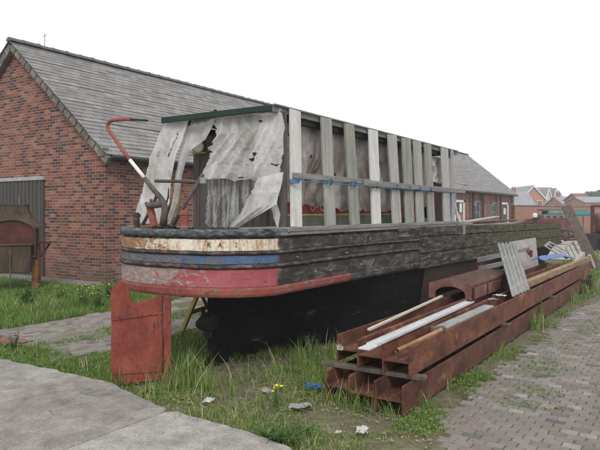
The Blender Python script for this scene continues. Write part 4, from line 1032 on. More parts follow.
# bow rope fender / green plant
# ------------------------------------------------------------------ STEEL BEAMS
BH, BW, FT = .25, .262, .016
def hbeam(loc, L, label, rz=0):
    o_name = 'steel_beam'
    m = MB(); h = BH
    def fl(x):  # flange
        m.box((x, L / 2, h / 2), (FT, L, h), None, .003)
    fl(-BW / 2 + FT / 2); fl(BW / 2 - FT / 2)
    m.box((0, L / 2, h * .46), (BW - 2 * FT - .001, L - .004, .014))
    o = m.build(o_name, M['rust']); o.location = loc; o.rotation_euler = (0, 0, rz)
    return tag(o, label, 'steel beam', 'rusty steel beams stacked beside the boat')
xs_ = (-2.165, -2.435, -2.705)
nm_ = ('next to the brick road', 'in the middle', 'nearest the boat')
dy = (0, .02, .09)
for i, x in enumerate(xs_): hbeam((x, 4.72 + dy[i], 0.0), (10.9, 10.6, 10.4)[i], 'rusty H section beam in the lower layer of the stack, ' + nm_[i], .0)
for i, x in enumerate(xs_): hbeam((x + (.0, .0, .0)[i], 4.86 + (0, .05, .16)[i], BH + .045), (10.7, 9.9, 9.7)[i], 'rusty H section beam in the upper layer of the stack, ' + nm_[i], (.0, .0, .002)[i])
for k, (y, lab) in enumerate(((4.98, 'wooden bearer under the upper beams at the near end of the stack'), (7.9, 'wooden bearer under the upper beams, second from the near end'), (10.9, 'wooden bearer under the upper beams, second from the far end'), (14.2, 'wooden bearer under the upper beams at the far end'))):
    m = MB(); m.box((0, 0, 0), (1.02 if k == 0 else .95, .09, .041), None, .006); o = m.build('wooden_bearer', M['lean_wood']); o.location = (-2.45 + (.0 if k == 0 else .02), y, BH + .0225); tag(o, lab, 'timber', 'bearers between the beams')
TZ = BH * 2 + .045
# things lying on the beams
m = MB(); a, c = Vector((-2.44, 4.95, TZ + .035)), Vector((-2.62, 8.15, TZ + .05)); a = onz(372, 345.5, TZ + .02); c = onz(470, 302, TZ + .035)
m.bar(a, c, .10, .012, bev=.002)
d = (c - a).normalized(); n_ = Vector((d.y, -d.x, 0))
for sgn in (-1, 1): m.bar(a + n_ * .05 * sgn + Vector((0, 0, .008)), c + n_ * .05 * sgn + Vector((0, 0, .008)), .006, .02)
tag(m.build('white_gutter', M['trunking']), 'long white plastic trunking lying on the upper beams', 'trunking')
m = MB(); m.bar(a - d * .16, a - d * .01, .105, .014, bev=.002); tag(m.build('white_offcut', M['trunking']), 'short white offcut at the near end of the long white trunking', 'offcut')
m = MB(); m.bar(onz(369, 329.5, TZ + .01), onz(442, 296, TZ + .02), .035, .02); tag(m.build('white_batten', M['cream']), 'thin cream batten lying on the beam nearest the boat', 'batten')
a, c = onz(397, 351, TZ - .03), onz(441, 330, TZ + .02)
m = MB(); m.tube([a, c], .021, 14, False); m.tube([a + (c - a).normalized() * .001, c], .016, 14, False)
m.add([], []); tag(m.build('pipe', M['copper'], smooth=True), 'hollow ochre pipe lying on the near end of the beams', 'pipe')
m = MB(); m.tube([a + (c - a) * .03, a + (c - a) * .05], .016, 12); m.build('bore_shade', M['black'], bpy.data.objects['pipe'])  # black plug stands in for the shade inside the hollow end
m = MB(); m.bar(onz(440, 328, TZ + .01), onz(489, 306, TZ + .02), .12, .025, bev=.004); tag(m.build('grey_board', M['galv']), 'grey board lying on the beam next to the brick road', 'board')
m = MB(); p = onz(438, 329, TZ + .02); m.box(p, (.15, .08, .05), Matrix.Rotation(.5, 3, 'Z'), .008); tag(m.build('wood_block', M['lean_wood']), 'small dark wooden block at the end of the grey board', 'block')
# hollow ochre box section
a, c = onz(519, 287, TZ + .03), onz(588, 258.5, TZ + .06); d = (c - a).normalized(); n_ = Vector((d.y, -d.x, 0))
m = MB()
for off, w_, h_ in ((n_ * .055, .006, .09), (n_ * -.055, .006, .09), (Vector((0, 0, .042)), .104, .006), (Vector((0, 0, -.042)), .104, .006)): m.bar(a + off, c + off, w_, h_)
tag(m.build('box_section', M['ochre_steel']), 'hollow ochre steel box section lying on the far half of the beams', 'steel section')
# small white scrap, debris on beams
def scrap(p, s_, label, cat, mat='litter', nm='scrap', seed=0, flat=.2):
    m = MB(); k = 9
    def fn(u, v): return Vector(((u - .5) * s_ * (1 + .5 * nz(v * 4, seed)), (v - .5) * s_ * .6 * (1 + .5 * nz(u * 4, seed + 1)), s_ * flat * abs(nz(u * 3 + seed, v * 3, seed)) + .008))
    m.grid(fn, k, k); o = m.build(nm, M[mat], solid=.003); o.location = p; o.rotation_euler = (0, 0, seed); return tag(o, label, cat)
m = MB(); q = Vector((0, 0, 0))
for a_ in (-.9, -.3, .3, .9): m.add([q + Vector((-.012, 0, .0)), q + Vector((.012, 0, 0)), Vector((math.sin(a_) * .05, -.01, math.cos(a_) * .045))], [(0, 1, 2)])
m.add([(-.03, 0, -.02), (.03, 0, -.02), (.035, 0, .015), (-.035, 0, .015)], [(0, 1, 2, 3)])
o = m.build('feather_scrap', M['litter'], solid=.004); o.location = onz(340, 348, BH * 1.46 + .07); tag(o, 'small white spiky scrap on the beam nearest the boat', 'scrap')
scrap(onz(500, 296, TZ + .01), .16, 'curled white scrap on the beams in front of the corrugated sheet', 'scrap', seed=3)
scrap(onz(493, 300, TZ + .005), .12, 'grey crumpled rag on the beams beside the rusty tank', 'rag', 'galv', 'rag', 4)
scrap(onz(209, 401), .13, 'crumpled white paper in the grass below the stern', 'litter', seed=5)
scrap(onz(362, 431), .15, 'torn white wrapper on the trodden ground near the beams', 'litter', seed=2)
scrap(onz(338, 433), .07, 'small white wrapper at the edge of the concrete', 'litter', seed=8)
scrap(onz(300, 407), .2, 'flat grey plastic scrap on the bare earth', 'litter', 'galv', 'scrap', 7, .2)
scrap(onz(268, 392), .16, 'pale rag on the bare earth beside the long grass', 'litter', 'sheet_side', 'rag', 9, .3)
m = MB(); m.prism([(.17 * math.cos(a) * (1 + .25 * nz(a * 2, 5)), .10 * math.sin(a) * (1 + .3 * nz(a * 3, 2)), 0) for a in [k * PI / 12 for k in range(24)]], (0, 0, .006))
o = part_norm(m.build('tar_patch', M['kerbstone'])); o.location = onz(95, 392, .039); tag(o, 'small dark tar patch on the concrete slab near the rudder', 'patch')
scrap(onz(544, 303), .2, 'white stone like scrap against the lower beam', 'scrap', seed=6)
scrap(onz(531, 312), .2, 'white scrap behind the leafy weed by the beams', 'scrap', seed=11)
scrap(onz(10, 342), .5, 'flat pinkish brick slab in the grass by the concrete', 'slab', 'rust_pale', 'broken_slab', 0.2, .08)
m = MB(); rng = random.Random(4)
for k in range(7):
    pts = [Vector((rng.gauss(0, .065), rng.gauss(0, .035), .03 + rng.random() * .03)) for _ in range(7)]; sm = []
    for i in range(len(pts) - 1):
        for j in range(5): sm.append(pts[i].lerp(pts[i + 1], j / 5) + Vector((0, 0, .01 * math.sin(j))))
    m.tube(sm, .004, 5)
o = m.build('blue_twine', M['blue_rope'], smooth=True); o.location = onz(314, 391); tag(o, 'tangle of blue twine on the ground beside the lower beams', 'twine')
# dead twigs and pebbles on bare earth
rng = random.Random(11); m = MB()
for k in range(260):
    x, y = rng.uniform(-4.2, -1.3), rng.uniform(3.65, 5.4)
    s_ = rng.uniform(.008, .022); m.box((x, y, -.02 + s_ * .3), (s_, s_ * rng.uniform(.6, 1.3), s_ * .7), Matrix.Rotation(rng.random() * 3, 3, 'Z'), s_ * .2)
for k in range(1500):
    x, y = rng.uniform(-5.2, -1.4), rng.uniform(3.65, 6.0); a_ = rng.random() * 6.3; L_ = rng.uniform(.04, .16); m.tube([(x, y, -.01), (x + L_ * math.cos(a_), y + L_ * math.sin(a_), rng.uniform(-.01, .02))], .0016, 3)
tag(m.build('gravel', M['straw']), 'scattered pebbles and dead stalks on the trodden earth', 'gravel', kind='stuff')

# rusty tank
tk = thing('rusty_tank', (-2.78, 9.2, TZ), 'rusty half round tank with an arched opening, lying on the beams beside the hull', 'tank')
m = MB(); y0, y1 = 8.1, 10.35; x0, x1 = -3.1, -2.5; zb, zs = TZ - .03, TZ + .14; nA = 12
xm, hw_ = (x0 + x1) / 2, (x1 - x0) / 2
def arch(s_=1.0, b_=0.0): return [(xm - hw_ * .70, zb)] + [(xm + hw_ * .70 * math.cos(PI - PI * k / nA), zb + .07 + .10 * math.sin(PI * k / nA)) for k in range(nA + 1)] + [(xm + hw_ * .70, zb)]
def box_out():
    r = [(x0, zb)]
    for k in range(nA + 1):
        a_ = PI - PI * k / nA; cc = math.cos(a_); r.append((xm + hw_ * (1 if cc >= 0 else -1) * abs(cc) ** .3, zs + .055 * math.sin(a_) ** .5 if 0 < k < nA else zs))
    return r + [(x1, zb)]
A = box_out(); vs = [(x, y, z) for y in (y0, 8.9, 9.6, y1) for x, z in A]; n = len(A)
m.add(vs, [(q * n + i, q * n + i + 1, (q + 1) * n + i + 1, (q + 1) * n + i) for q in range(3) for i in range(n - 1)] + [tuple(3 * n + i for i in range(n))])
m.build('shell', M['rust'], tk, solid=.012)
m = MB(); Bq = arch(); vs = [(x, y0 - .004, z) for x, z in A] + [(x, y0 - .004, z) for x, z in Bq]
m.add(vs, [(i, i + 1, n + i + 1, n + i) for i in range(n - 1)]); m.build('end_plate', M['rust_pale'], tk, solid=.015)
for ya_, yb_ in ((y0 + .03, 8.72), (8.78, 9.5), (9.56, y1 - .03)):
    m = MB(); m.box((x1 + .012, (ya_ + yb_) / 2, (zb + zs) / 2), (.012, yb_ - ya_, zs - zb - .02), None, .003); m.build('side_panel', M['rust_pale'], tk)
for ya_ in (y0 + .01, 8.75, 9.53):
    m = MB(); m.box((x1 + .018, ya_, (zb + zs) / 2), (.02, .03, zs - zb + .01), None, .003); m.build('rib', M['rust_dark'], tk)
# corrugated sheet
bl, br_, tl, tr = onz(512, 297, TZ + .01), onz(530, 289, TZ + .01), onx(497, 243.5, -2.85), onx(515, 242.5, -2.85)
nn = ((br_ - bl).cross(tl - bl)).normalized()
m = MB(); m.grid(lambda u, v: bl.lerp(br_, u).lerp(tl.lerp(tr, u), v) + nn * .03 * math.sin(u * 2 * PI * 5), 97, 4)
tag(m.build('corrugated_sheet', M['galv'], smooth=True, solid=.003), 'grey corrugated sheet leaning on the hull above the beams', 'corrugated sheet')
# pallet
def pk(px, py, X=-3.25): return onx(px, py, X)
pl = thing('pallet', (-3.3, 12.6, .55), 'rotten wooden pallet standing on edge between the hull and the corrugated sheet', 'pallet')
for pa, pb in (((478, 260), (529, 249)), ((479, 269), (530, 257)), ((480, 277), (530, 265.5)), ((481, 285), (531, 273))):
    m = MB(); m.bar(pk(*pa), pk(*pb), .03, .09, bev=.004); m.build('slat', M['rail_wood'], pl)
for px, q0, q1 in ((480, 257, 288), (526, 248, 278)):
    m = MB(); m.bar(pk(px, q0, -3.29), pk(px, q1, -3.29), .06, .08, up=(0, 1, 0)); m.build('bearer', M['rust_orange'], pl)
# pale board
p0, p1, p2, p3 = onx(515, 272, -3.05), onx(538, 268, -3.05), onx(535, 238, -3.42), onx(510, 242, -3.42)
m = MB(); nn = ((p1 - p0).cross(p3 - p0)).normalized(); m.prism([p0, p1, p2, p3], nn * .02); tag(part_norm(m.build('pale_board', M['grey_panel'])), 'pale pinkish board leaning on the mossy hull behind the pallet', 'board')
for (xx, yy, s_, lab) in ((527.5, 252, .16, 'rusty iron bracket fixed against the pale board, the upper of two'), (528.5, 262, .16, 'rusty iron bracket fixed against the pale board, the lower of two')):
    p = onx(xx, yy, -3.22); m = MB(); m.box(p, (.1, s_, .10), Matrix.Rotation(.2, 3, 'X'), .02); m.box(p + Vector((.06, s_ * .3, -.03)), (.08, .08, .16), None, .02); tag(m.build('iron_bracket', M['rust']), lab, 'bracket', 'iron brackets by the pale board')
# old window frames
def wframe(c4, label):
    m = MB(); 
    for a_, c_ in zip(c4, c4[1:] + c4[:1]): m.bar(a_, c_, .05, .04, bev=.004)
    m.bar((c4[0] + c4[1]) / 2, (c4[2] + c4[3]) / 2, .04, .04)
    return tag(m.build('window_frame', M['frame_white']), label, 'window frame', 'old window frames by the bow')
wframe([onx(545, 246, -3.35), onx(550, 242, -3.35), onx(567, 252, -2.95), onx(561, 256, -2.95)], 'flaking white window frame lying aslant against the bow')
wframe([onx(566, 247, -3.2), onx(573, 242, -3.2), onx(580, 256, -2.9), onx(572, 259, -2.9)], 'flaking white window frame propped beside the leaning plank')
m = MB(); m.bar(onx(575, 262, -2.5), onx(583, 254, -2.6), .12, .12, bev=.02); m.bar(onx(589, 255, -2.35), onx(594, 268, -2.25), .08, .08, bev=.01); tag(m.build('white_timber', M['frame_white']), 'broken white timber at the far end of the beams', 'timber')
# blue plastic
m = MB(); a, c = onx(538, 261, -2.75), onx(571, 259, -2.65)
m.grid(lambda u, v: a.lerp(c, u) + Vector((.25 * (v - .5), 0, .10 * math.sin(u * PI) * (1 - v * .3) + .05 * (1 - abs(2 * v - 1)) + .04 * nz(u * 4, v * 3))), 22, 9)
tag(m.build('blue_barrow_tray', M['blue_plastic'], smooth=False, solid=.012), 'crumpled blue plastic tray on the far end of the beams', 'plastic tray')
# leaning plank at bow
m = MB(); m.bar(onz(597, 270), ony(566, 206, 20.6), .30, .06, up=(0, -1, .3), bev=.01); tag(m.build('leaning_plank', M['lean_wood']), 'wide brown plank leaning against the bow of the boat', 'plank')

# yellow trestle behind the stern
tr_ = thing('yellow_trestle', (-5.5, 6.4, 0), 'low yellow wooden trestle standing behind the boat stern', 'trestle')
for a_, c_ in ((onz(181, 334), onz(198.5, 292, .62)), (onz(214, 320), onz(200, 292, .66))):
    m = MB(); m.bar(a_, c_, .06, .045, up=(0, -1, 0), bev=.004); m.build('leg', M['yellow_wood'], tr_)
    m = MB(); off = Vector((-.1, .7, 0)); m.bar(a_ + off, c_ + off, .06, .045, up=(0, -1, 0), bev=.004); m.build('leg', M['yellow_wood'], tr_)
t0 = onz(199, 292, .66)
m = MB(); m.bar(t0 - Vector((0, .1, 0)), t0 + Vector((-.1, .85, 0)), .07, .08, bev=.005); m.build('top_beam', M['yellow_wood'], tr_)
m = MB(); q0, q1 = onz(181, 334), onz(198.5, 292, .62); q2, q3 = onz(214, 320), onz(200, 292, .66); m.bar(q0.lerp(q1, .52), q2.lerp(q3, .52), .03, .06, up=(0, 0, 1)); m.build('crossbar', M['yellow_wood'], tr_)

# rusty hearth by the gable
_u = (14 - 300) / FPX; _d = 13.5
he = thing('rusty_hearth', (_d * (-SN + CS * _u), _d * (CS + SN * _u), 0), 'rusty forge hearth with a curved mossy hood in front of the gable door', 'forge hearth', None, math.radians(50))
HX, HY = 0, 0
m = MB()
prof = [(.64, 1.34), (.63, 1.38), (.52, 1.44), (.40, 1.54), (.33, 1.65), (.29, 1.78), (.285, 1.83), (.30, 1.84), (.30, 1.87), (.26, 1.87)]
vs = []; 
for hx, z in prof:
    hy = hx * .62; vs += [(HX - hx, HY - hy, z), (HX + hx, HY - hy, z), (HX + hx, HY + hy, z), (HX - hx, HY + hy, z)]
fs = [(i * 4 + k, i * 4 + (k + 1) % 4, (i + 1) * 4 + (k + 1) % 4, (i + 1) * 4 + k) for i in range(len(prof) - 1) for k in range(4)] + [tuple((len(prof) - 1) * 4 + k for k in range(4))]
m.add(vs, fs); m.build('hood', M['rust_green'], he, local=True)
# arched front panel under hood
m = MB(); n = 14; px0 = HX - .48; px1 = HX + .48
pts = [(px0, HY - .44, .78)] + [(HX + .48 * math.cos(PI - PI * k / n), HY - .44, 1.26 + .27 * math.sin(PI * k / n)) for k in range(n + 1)] + [(px1, HY - .44, .78)]
m.prism(pts, (0, .03, 0)); part_norm(m.build('back_panel', M['rust_dark'], he, local=True))
m = MB(); m.tube([Vector(p) + Vector((0, -.02, 0)) for p in pts], .022, 8); m.build('arch_rim', M['rust_green'], he, local=True)
m = MB(); m.box((HX, HY, 1.08), (.96, .72, .66)); m.build('body', M['rust_dark'], he, local=True)
m = MB(); m.box((HX + .0, HY - .52, .70), (.82, .22, .60), None, .015); m.box((HX + .0, HY - .53, 1.0), (.88, .26, .035), None, .008); m.build('fire_box', M['rust_green'], he, local=True)
m = MB(); m.box((HX, HY, .62), (.94, .72, .12)); m.build('pan', M['rust'], he, local=True)
for sx, sy in ((-.42, -.30), (.46, -.30), (.46, .30), (-.42, .30)):
    m = MB(); m.box((HX + sx, HY + sy, .30), (.12, .10, .68), None, .01); m.build('leg', M['rust_orange'], he, local=True)
m = MB(); m.box((HX + .50, HY - .05, .62), (.06, .3, .7), None, .02); m.build('side_duct', M['rust_orange'], he, local=True)
m = MB(); m.box((HX + .64, HY - .1, 1.02), (.28, .35, .03)); m.bar((HX + .75, HY - .1, 1.0), (HX + .55, HY - .1, .7), .04, .04); m.build('side_shelf', M['rust_dark'], he, local=True)
m = MB(); m.tube([(HX + .02, HY - .66, .05), (HX + .02, HY - .66, .9)], .015, 6); m.build('poker', M['steel_brown'], he, local=True)

# ------------------------------------------------------------------ FAR YARD
wl = thing('boundary_wall', (-8, 50, 0), 'long red brick boundary wall across the far end of the yard', 'wall')
def seg(a, c, z1, z2):
    a, c = Vector(a), Vector(c); m = MB(); d = (c - a).normalized(); n_ = Vector((-d.y, d.x, 0)) * .12
    m.add([a - n_, c - n_, c + n_, a + n_] + [p + Vector((0, 0, z)) for p, z in ((a - n_, z1), (c - n_, z2), (c + n_, z2), (a + n_, z1))], [(0, 1, 5, 4), (1, 2, 6, 5), (2, 3, 7, 6), (3, 0, 4, 7), (4, 5, 6, 7)])
    m.build('brickwork', M['brick_far'], wl)
    m = MB(); m.bar(a + Vector((0, 0, z1 + .04)), c + Vector((0, 0, z2 + .04)), .34, .09, bev=.01); m.build('coping', M['verge'], wl)
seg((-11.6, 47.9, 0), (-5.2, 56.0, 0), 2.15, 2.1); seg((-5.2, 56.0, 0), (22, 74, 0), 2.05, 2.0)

# far objects: helper at ground points
def far(px, depth): 
    u = (px - 300) / FPX; return Vector((depth * (-SN + CS * u), depth * (CS + SN * u), 0))
Rg = Vector((CS, SN, 0)); Fg = Vector((-SN, CS, 0))      # along / away from the viewer's side of the yard
def fz(py, depth): return EYE + (212 - py) / FPX * depth
# red punt on the hard
D = 34
o = thing('red_punt', far(528, D), 'dull red steel punt lying in the far yard beyond the bow', 'boat')
m = MB(); a = far(508, D); c = far(550, D); d = (c - a)
for side_ in (0, 1):
    pass
secs = []
for t, wz, z0, z1 in ((0, .25, .8, .98), (.2, .7, .4, 1.06), (.45, .9, .3, 1.2), (.6, .95, .3, 1.33), (1, .9, .3, 1.30)):
    p = a + d * t; secs += [p - Fg * wz + Vector((0, 0, z1)), p - Fg * wz * .6 + Vector((0, 0, z0)), p + Fg * wz * .6 + Vector((0, 0, z0)), p + Fg * wz + Vector((0, 0, z1))]
m.add(secs, [(i * 4 + k, i * 4 + k + 1, (i + 1) * 4 + k + 1, (i + 1) * 4 + k) for i in range(4) for k in range(3)] + [(0, 1, 2, 3), (16, 17, 18, 19)]); m.build('hull', M['barge_red'], o, solid=.05)
m = MB(); m.bar(a - Fg * .25 + Vector((0, 0, 1.0)), a.lerp(c, .6) - Fg * .97 + Vector((0, 0, 1.36)), .1, .08); m.build('gunwale', M['rust_dark'], o)
for t in (.2, .8):
    m = MB(); p = a + d * t; m.box(p + Vector((0, 0, .16)), (.5, 1.2, .32), None, .02); m.build('chock', M['lean_wood'], o)
# grey cabin boat
D = 38
o = thing('grey_cruiser', far(551, D), 'small grey and green boat hull behind the bow, in front of the brick wall', 'boat')
a, c = far(536, D), far(571, D); d = c - a; m = MB(); secs = []
for t, wz, z0, z1 in ((0, .15, .9, 1.35), (.15, .6, .7, 1.3), (.4, .95, .6, 1.27), (.75, 1.0, .6, 1.25), (1, .9, .65, 1.26)):
    p = a + d * t; secs += [p - Fg * wz + Vector((0, 0, z1)), p - Fg * wz * .7 + Vector((0, 0, z0)), p + Fg * wz * .7 + Vector((0, 0, z0)), p + Fg * wz + Vector((0, 0, z1))]
m.add(secs, [(i * 4 + k, i * 4 + (k + 1) % 4, (i + 1) * 4 + (k + 1) % 4, (i + 1) * 4 + k) for i in range(4) for k in range(4)] + [(3, 2, 1, 0), (16, 17, 18, 19)]); m.build('hull', M['rust_pale'], o)
m = MB()
for t0, t1, z0, z1 in ((.12, .93, 1.26, 1.55), (.25, .8, 1.55, 1.78)): m.bar(a + d * t0 + Vector((0, 0, (z0 + z1) / 2)), a + d * t1 + Vector((0, 0, (z0 + z1) / 2)), 1.1, z1 - z0, bev=.05)
cb = m.build('cabin', M['hull_grey'], o)
m = MB(); m.bar(a + d * .12 + Vector((0, 0, 1.82)), a + d * .82 + Vector((0, 0, 1.82)), 1.0, .07); m.build('cabin_roof', M['teal'], cb)
m = MB()
for t in (.2, .38, .56, .74): m.bar(a + d * t - Fg * .56 + Vector((0, 0, 1.42)), a + d * (t + .1) - Fg * .56 + Vector((0, 0, 1.42)), .03, .15)
m.build('window', M['glass'], cb)
for t in (.2, .8): 
    m = MB(); m.box(a + d * t + Vector((0, 0, .31)), (.5, 1.2, .62), None, .02); m.build('chock', M['lean_wood'], o)
# white outboard / post items
D = 32
o = thing('engine_stand', far(535, D), 'white and dark outboard engine on a stand left of the grey boat', 'engine')
p = far(535, D); m = MB(); m.box(p + Vector((0, 0, 1.5)), (.22, .22, .28), None, .06); m.build('cowl', M['white_paint'], o); m = MB(); m.box(p + Vector((0, 0, 1.2)), (.2, .2, .6), None, .04); m.box(p + Vector((.2, 0, .4)), (.06, .06, .8)); m.box(p + Vector((-.2, 0, .4)), (.06, .06, .8)); m.build('leg', M['black'], o)
# teal gazebo
D = 41
o = thing('teal_canopy', far(578, D), 'teal canvas canopy on thin poles at the far right of the yard', 'canopy')
a, c = far(567.5, D), far(589, D); ct = (a + c) / 2; m = MB(); w2 = (c - a) / 2
cor = [ct - w2 - Fg * .8 + Vector((0, 0, 1.56)), ct + w2 - Fg * .8 + Vector((0, 0, 1.56)), ct + w2 + Fg * .8 + Vector((0, 0, 1.56)), ct - w2 + Fg * .8 + Vector((0, 0, 1.56))]
top = [q.lerp(ct + Vector((0, 0, 1.95)), .5) for q in cor]; top = [Vector((q.x, q.y, 1.84)) for q in top]; skirt = [q - Vector((0, 0, .14)) for q in cor]
m.add(skirt + cor + top, [(i, (i + 1) % 4, 4 + (i + 1) % 4, 4 + i) for i in range(4)] + [(4 + i, 4 + (i + 1) % 4, 8 + (i + 1) % 4, 8 + i) for i in range(4)] + [(8, 9, 10, 11)]); m.build('canvas', M['teal'], o, solid=.02)
for q in cor: 
    m = MB(); qq = q.lerp(ct, .08); m.tube([(qq.x, qq.y, 0), (qq.x, qq.y, 1.55)], .035, 6); m.build('pole', M['teal'], o)
# white sack, leaning
o = scrap(far(574, 38), .8, 'white sack slumped below the teal canopy', 'sack', 'litter', 'sack', 2, 1.2)
m = MB(); m.bar(far(574, 40) + Vector((0, 0, 0)), far(575, 40) + Vector((0, 0, .2)), .1, .1)
# rusty post
m = MB(); p = far(592.5, 30); m.box(p + Vector((0, 0, 1.02)), (.16, .16, 2.04), None, .01); m.bar(p + Vector((0, 0, 2.0)), p + Rg * 3 + Vector((0, 0, 2.0)), .1, .1); m.box(p + Rg * 3 + Vector((0, 0, 1.0)), (.16, .16, 2.0)); tag(m.build('rusty_goalpost', M['rust_dark']), 'dark rusty steel post frame at the right end of the yard', 'post frame')
# rusty trailer with boiler
D = 27
o = thing('rusty_boiler', far(600, D), 'brown rusty boiler on a low wheeled bogie at the right edge of the yard', 'boiler')
a, c = far(594.5, D), far(625, D); m = MB(); m.tube([a + Vector((0, 0, 1.2)), a + Rg * .05 + Vector((0, 0, 1.2)), c + Vector((0, 0, 1.2))], [.38, .45, .45], 20); m.build('drum', M['rust'], o, smooth=False)
m = MB(); m.bar(far(582, D) + Vector((0, 0, .68)), c + Vector((0, 0, .68)), .9, .12); m.build('frame', M['black'], o)
for px in (588, 598, 612):
    m = MB(); p = far(px, D); m.tube([p - Fg * .5 + Vector((0, 0, .32)), p - Fg * .38 + Vector((0, 0, .32))], .32, 18); m.build('wheel', M['black'], o)
m = MB(); p = far(594, D); m.tube([p + Vector((0, 0, .8)), p + Rg * .15 + Vector((0, 0, 1.45))], .09, 8); m.build('pipe', M['rust'], o)
# low planks pile in far yard behind the bow
for i, (px, dd, w_, h_, mt, lab) in enumerate(((590, 36, 2.2, .4, 'rust', 'rusty pile of scrap plates by the boiler'), (556, 32, 3.0, .75, 'rust_dark', 'dark rusty scrap heap under the red punt'))):
    m = MB(); rng = random.Random(i)
    for k in range(14):
        p = far(px, dd) + Rg * rng.uniform(-w_ / 2, w_ / 2) + Fg * rng.uniform(-.4, .4); m.bar(p + Vector((0, 0, rng.uniform(.05, h_))), p + Rg * rng.uniform(.4, 1.2) + Vector((0, 0, rng.uniform(.05, h_))), .15, .08)
    tag(m.build('scrap_heap', M[mt]), lab, 'scrap heap')

# ------------------------------------------------------------------ HOUSES beyond the wall
def house(name, pxa, pxb, depth, eave_py, ridge_py, gable_front, wall, label, deep=8, wins=3, chimney=None, roof='slate_far'):
    a, c = far(pxa, depth), far(pxb, depth); ze, zr_ = fz(eave_py, depth), fz(ridge_py, depth); W = (c - a).length
    o = thing(name, (a + c) / 2, label, 'house'); B = Fg * deep; ov = .25
    m = MB(); U = Vector((0, 0, 1))
    if gable_front:
        mid = (a + c) / 2; m.prism([a, c, c + U * ze, mid + U * (zr_ - .05), a + U * ze], B); part_norm(m.build('wall', M[wall], o))
        m = MB()
        for s0, s1 in ((a, 1), (c, -1)):
            e = s0 - Rg * s1 * ov; e = e + U * (ze - ov * (zr_ - ze) / (W / 2)) - Fg * ov; r_ = mid + U * zr_ - Fg * ov
            m.prism([e, r_, r_ + B + Fg * 2 * ov, e + B + Fg * 2 * ov], U * .14)
        rf_ = part_norm(m.build('roof', M[roof], o))
        m = MB(); 
        for s0, s1 in ((a, 1), (c, -1)):
            e = s0 - Rg * s1 * ov + U * (ze - ov * (zr_ - ze) / (W / 2) - .08) - Fg * (ov + .04); m.bar(e, mid + U * (zr_ - .08) - Fg * (ov + .04), .06, .22)
        m.build('bargeboard', M['white_paint'], rf_)
    else:
        m.prism([a, a + U * ze, a + B / 2 + U * (zr_ - .05), a + B + U * ze, a + B], c - a); part_norm(m.build('wall', M[wall], o))
        m = MB()
        for s_ in (0, 1):
            e = (a if s_ == 0 else a + B) - Rg * ov + (Fg * (-ov) if s_ == 0 else Fg * ov) + U * (ze - ov * (zr_ - ze) / (deep / 2)); r_ = a - Rg * ov + B / 2 + U * zr_
            m.prism([e, r_, r_ + (c - a) + Rg * 2 * ov, e + (c - a) + Rg * 2 * ov], U * .14)
        rf_ = part_norm(m.build('roof', M[roof], o))
    for k in range(wins):
        p = a + (c - a) * ((k + .5) / wins)
        for zz in ((ze - 1.3, ze - 3.9) if not gable_front else (ze - .9, ze - 3.6)):
            if zz < .8: continue
            m = MB(); m.bar(p - Rg * .55 - Fg * .04 + U * zz, p + Rg * .55 - Fg * .04 + U * zz, .1, 1.25); w_ = m.build('window', M['white_paint'], o)
            m = MB(); m.bar(p - Rg * .45 - Fg * .07 + U * zz, p - Rg * .04 - Fg * .07 + U * zz, .08, 1.05); m.bar(p + Rg * .04 - Fg * .07 + U * zz, p + Rg * .45 - Fg * .07 + U * zz, .08, 1.05); m.build('pane', M['glass'], w_)
    if chimney is not None:
        p = a + (c - a) * chimney + B / 2; m = MB(); m.box(p + U * (zr_ + .0), (.8, .6, 1.6)); m.box(p + U * (zr_ + .8), (.95, .75, .14))
        for q in (-.22, .22): m.tube([p + U * (zr_ + .8) + Rg * q, p + U * (zr_ + 1.15) + Rg * q], .12, 8)
        m.build('chimney', M['brick_far'], rf_)
    return o
GH = 'houses beyond the yard wall'
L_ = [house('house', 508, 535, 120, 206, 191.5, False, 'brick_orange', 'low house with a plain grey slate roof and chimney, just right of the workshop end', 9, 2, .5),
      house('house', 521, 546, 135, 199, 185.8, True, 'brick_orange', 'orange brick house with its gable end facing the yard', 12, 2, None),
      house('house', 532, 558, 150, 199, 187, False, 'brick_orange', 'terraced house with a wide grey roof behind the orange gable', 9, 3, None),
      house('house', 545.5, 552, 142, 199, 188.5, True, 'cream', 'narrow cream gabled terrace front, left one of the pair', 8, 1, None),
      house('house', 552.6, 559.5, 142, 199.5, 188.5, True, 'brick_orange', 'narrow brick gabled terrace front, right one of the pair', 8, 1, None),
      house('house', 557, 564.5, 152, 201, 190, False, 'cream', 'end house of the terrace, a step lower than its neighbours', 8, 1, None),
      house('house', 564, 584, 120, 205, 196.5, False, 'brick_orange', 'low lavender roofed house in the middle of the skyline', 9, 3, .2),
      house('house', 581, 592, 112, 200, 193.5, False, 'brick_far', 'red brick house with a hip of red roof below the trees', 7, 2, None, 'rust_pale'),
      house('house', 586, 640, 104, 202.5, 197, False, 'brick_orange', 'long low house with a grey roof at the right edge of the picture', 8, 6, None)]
for o in L_: o['group'] = GH
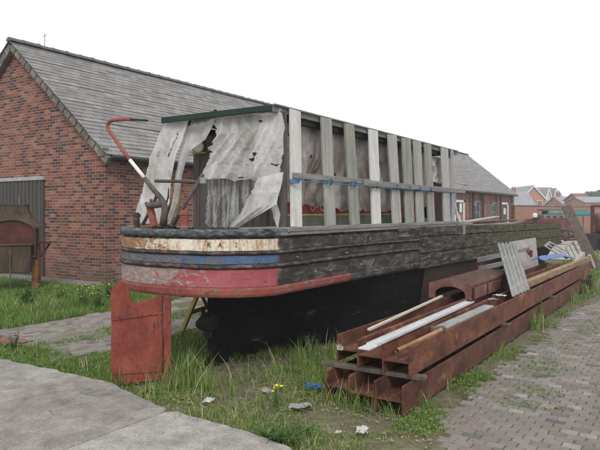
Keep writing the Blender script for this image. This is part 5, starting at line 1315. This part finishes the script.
def tree(px, depth, z_top, rad, label, seed):
    p = far(px, depth); o = thing('tree', p, label, 'tree', 'trees behind the houses'); rng = random.Random(seed)
    m = MB(); m.tube([p, p + Vector((.1, 0, z_top * .35)), p + Vector((0, .2, z_top * .75))], [.35, .28, .1], 8)
    for k in range(6):
        a_ = rng.uniform(0, 6.3); h = z_top * rng.uniform(.3, .55); m.tube([p + Vector((0, 0, h)), p + Vector((math.cos(a_) * rad * .6, math.sin(a_) * rad * .6, h + z_top * .25))], [.14, .05], 5)
    m.build('trunk', M['bark'], o)
    m = MB(); cl = [(Vector((rng.gauss(0, rad * .42), rng.gauss(0, rad * .42), z_top * rng.uniform(.5, .9))), rng.uniform(.18, .4) * rad) for _ in range(22)]
    for c_, r_ in cl:
        for k in range(150):
            v = Vector((rng.gauss(0, 1), rng.gauss(0, 1), rng.gauss(0, 1))).normalized() * r_ * rng.uniform(.6, 1.05); q = p + c_ + v; s_ = rng.uniform(.12, .28)
            e1 = Vector((rng.gauss(0, 1), rng.gauss(0, 1), rng.gauss(0, 1))).normalized(); e2 = e1.orthogonal().normalized(); m.add([q - e1 * s_, q + e2 * s_ * .6, q + e1 * s_, q - e2 * s_ * .6], [(0, 1, 2, 3)])
    m.build('crown', M['leaf_far'], o)
tree(590, 150, 6.6, 3.4, 'leftmost tree over the house roofs on the right skyline', 1); tree(596, 155, 7.2, 3.2, 'taller tree in the middle of the group over the right roofs', 2); tree(604, 160, 6.8, 3.6, 'tree at the right edge of the picture above the roofs', 3)

# ------------------------------------------------------------------ HAZE
hz = MB(); hz.box((-50, 90, 14.5), (420, 320, 33))
o = hz.build('haze', bpy.data.materials.new('haze'))
hm = o.data.materials[0]; hm.use_nodes = True; ht = hm.node_tree; ht.nodes.clear()
ho = ht.nodes.new('ShaderNodeOutputMaterial'); hv = ht.nodes.new('ShaderNodeVolumePrincipled'); hv.inputs['Color'].default_value = (.93, .95, 1, 1); hv.inputs['Density'].default_value = .0016
ht.links.new(hv.outputs[0], ho.inputs['Volume'])
tag(o, 'thin pale haze over the whole yard', 'haze', kind='stuff')
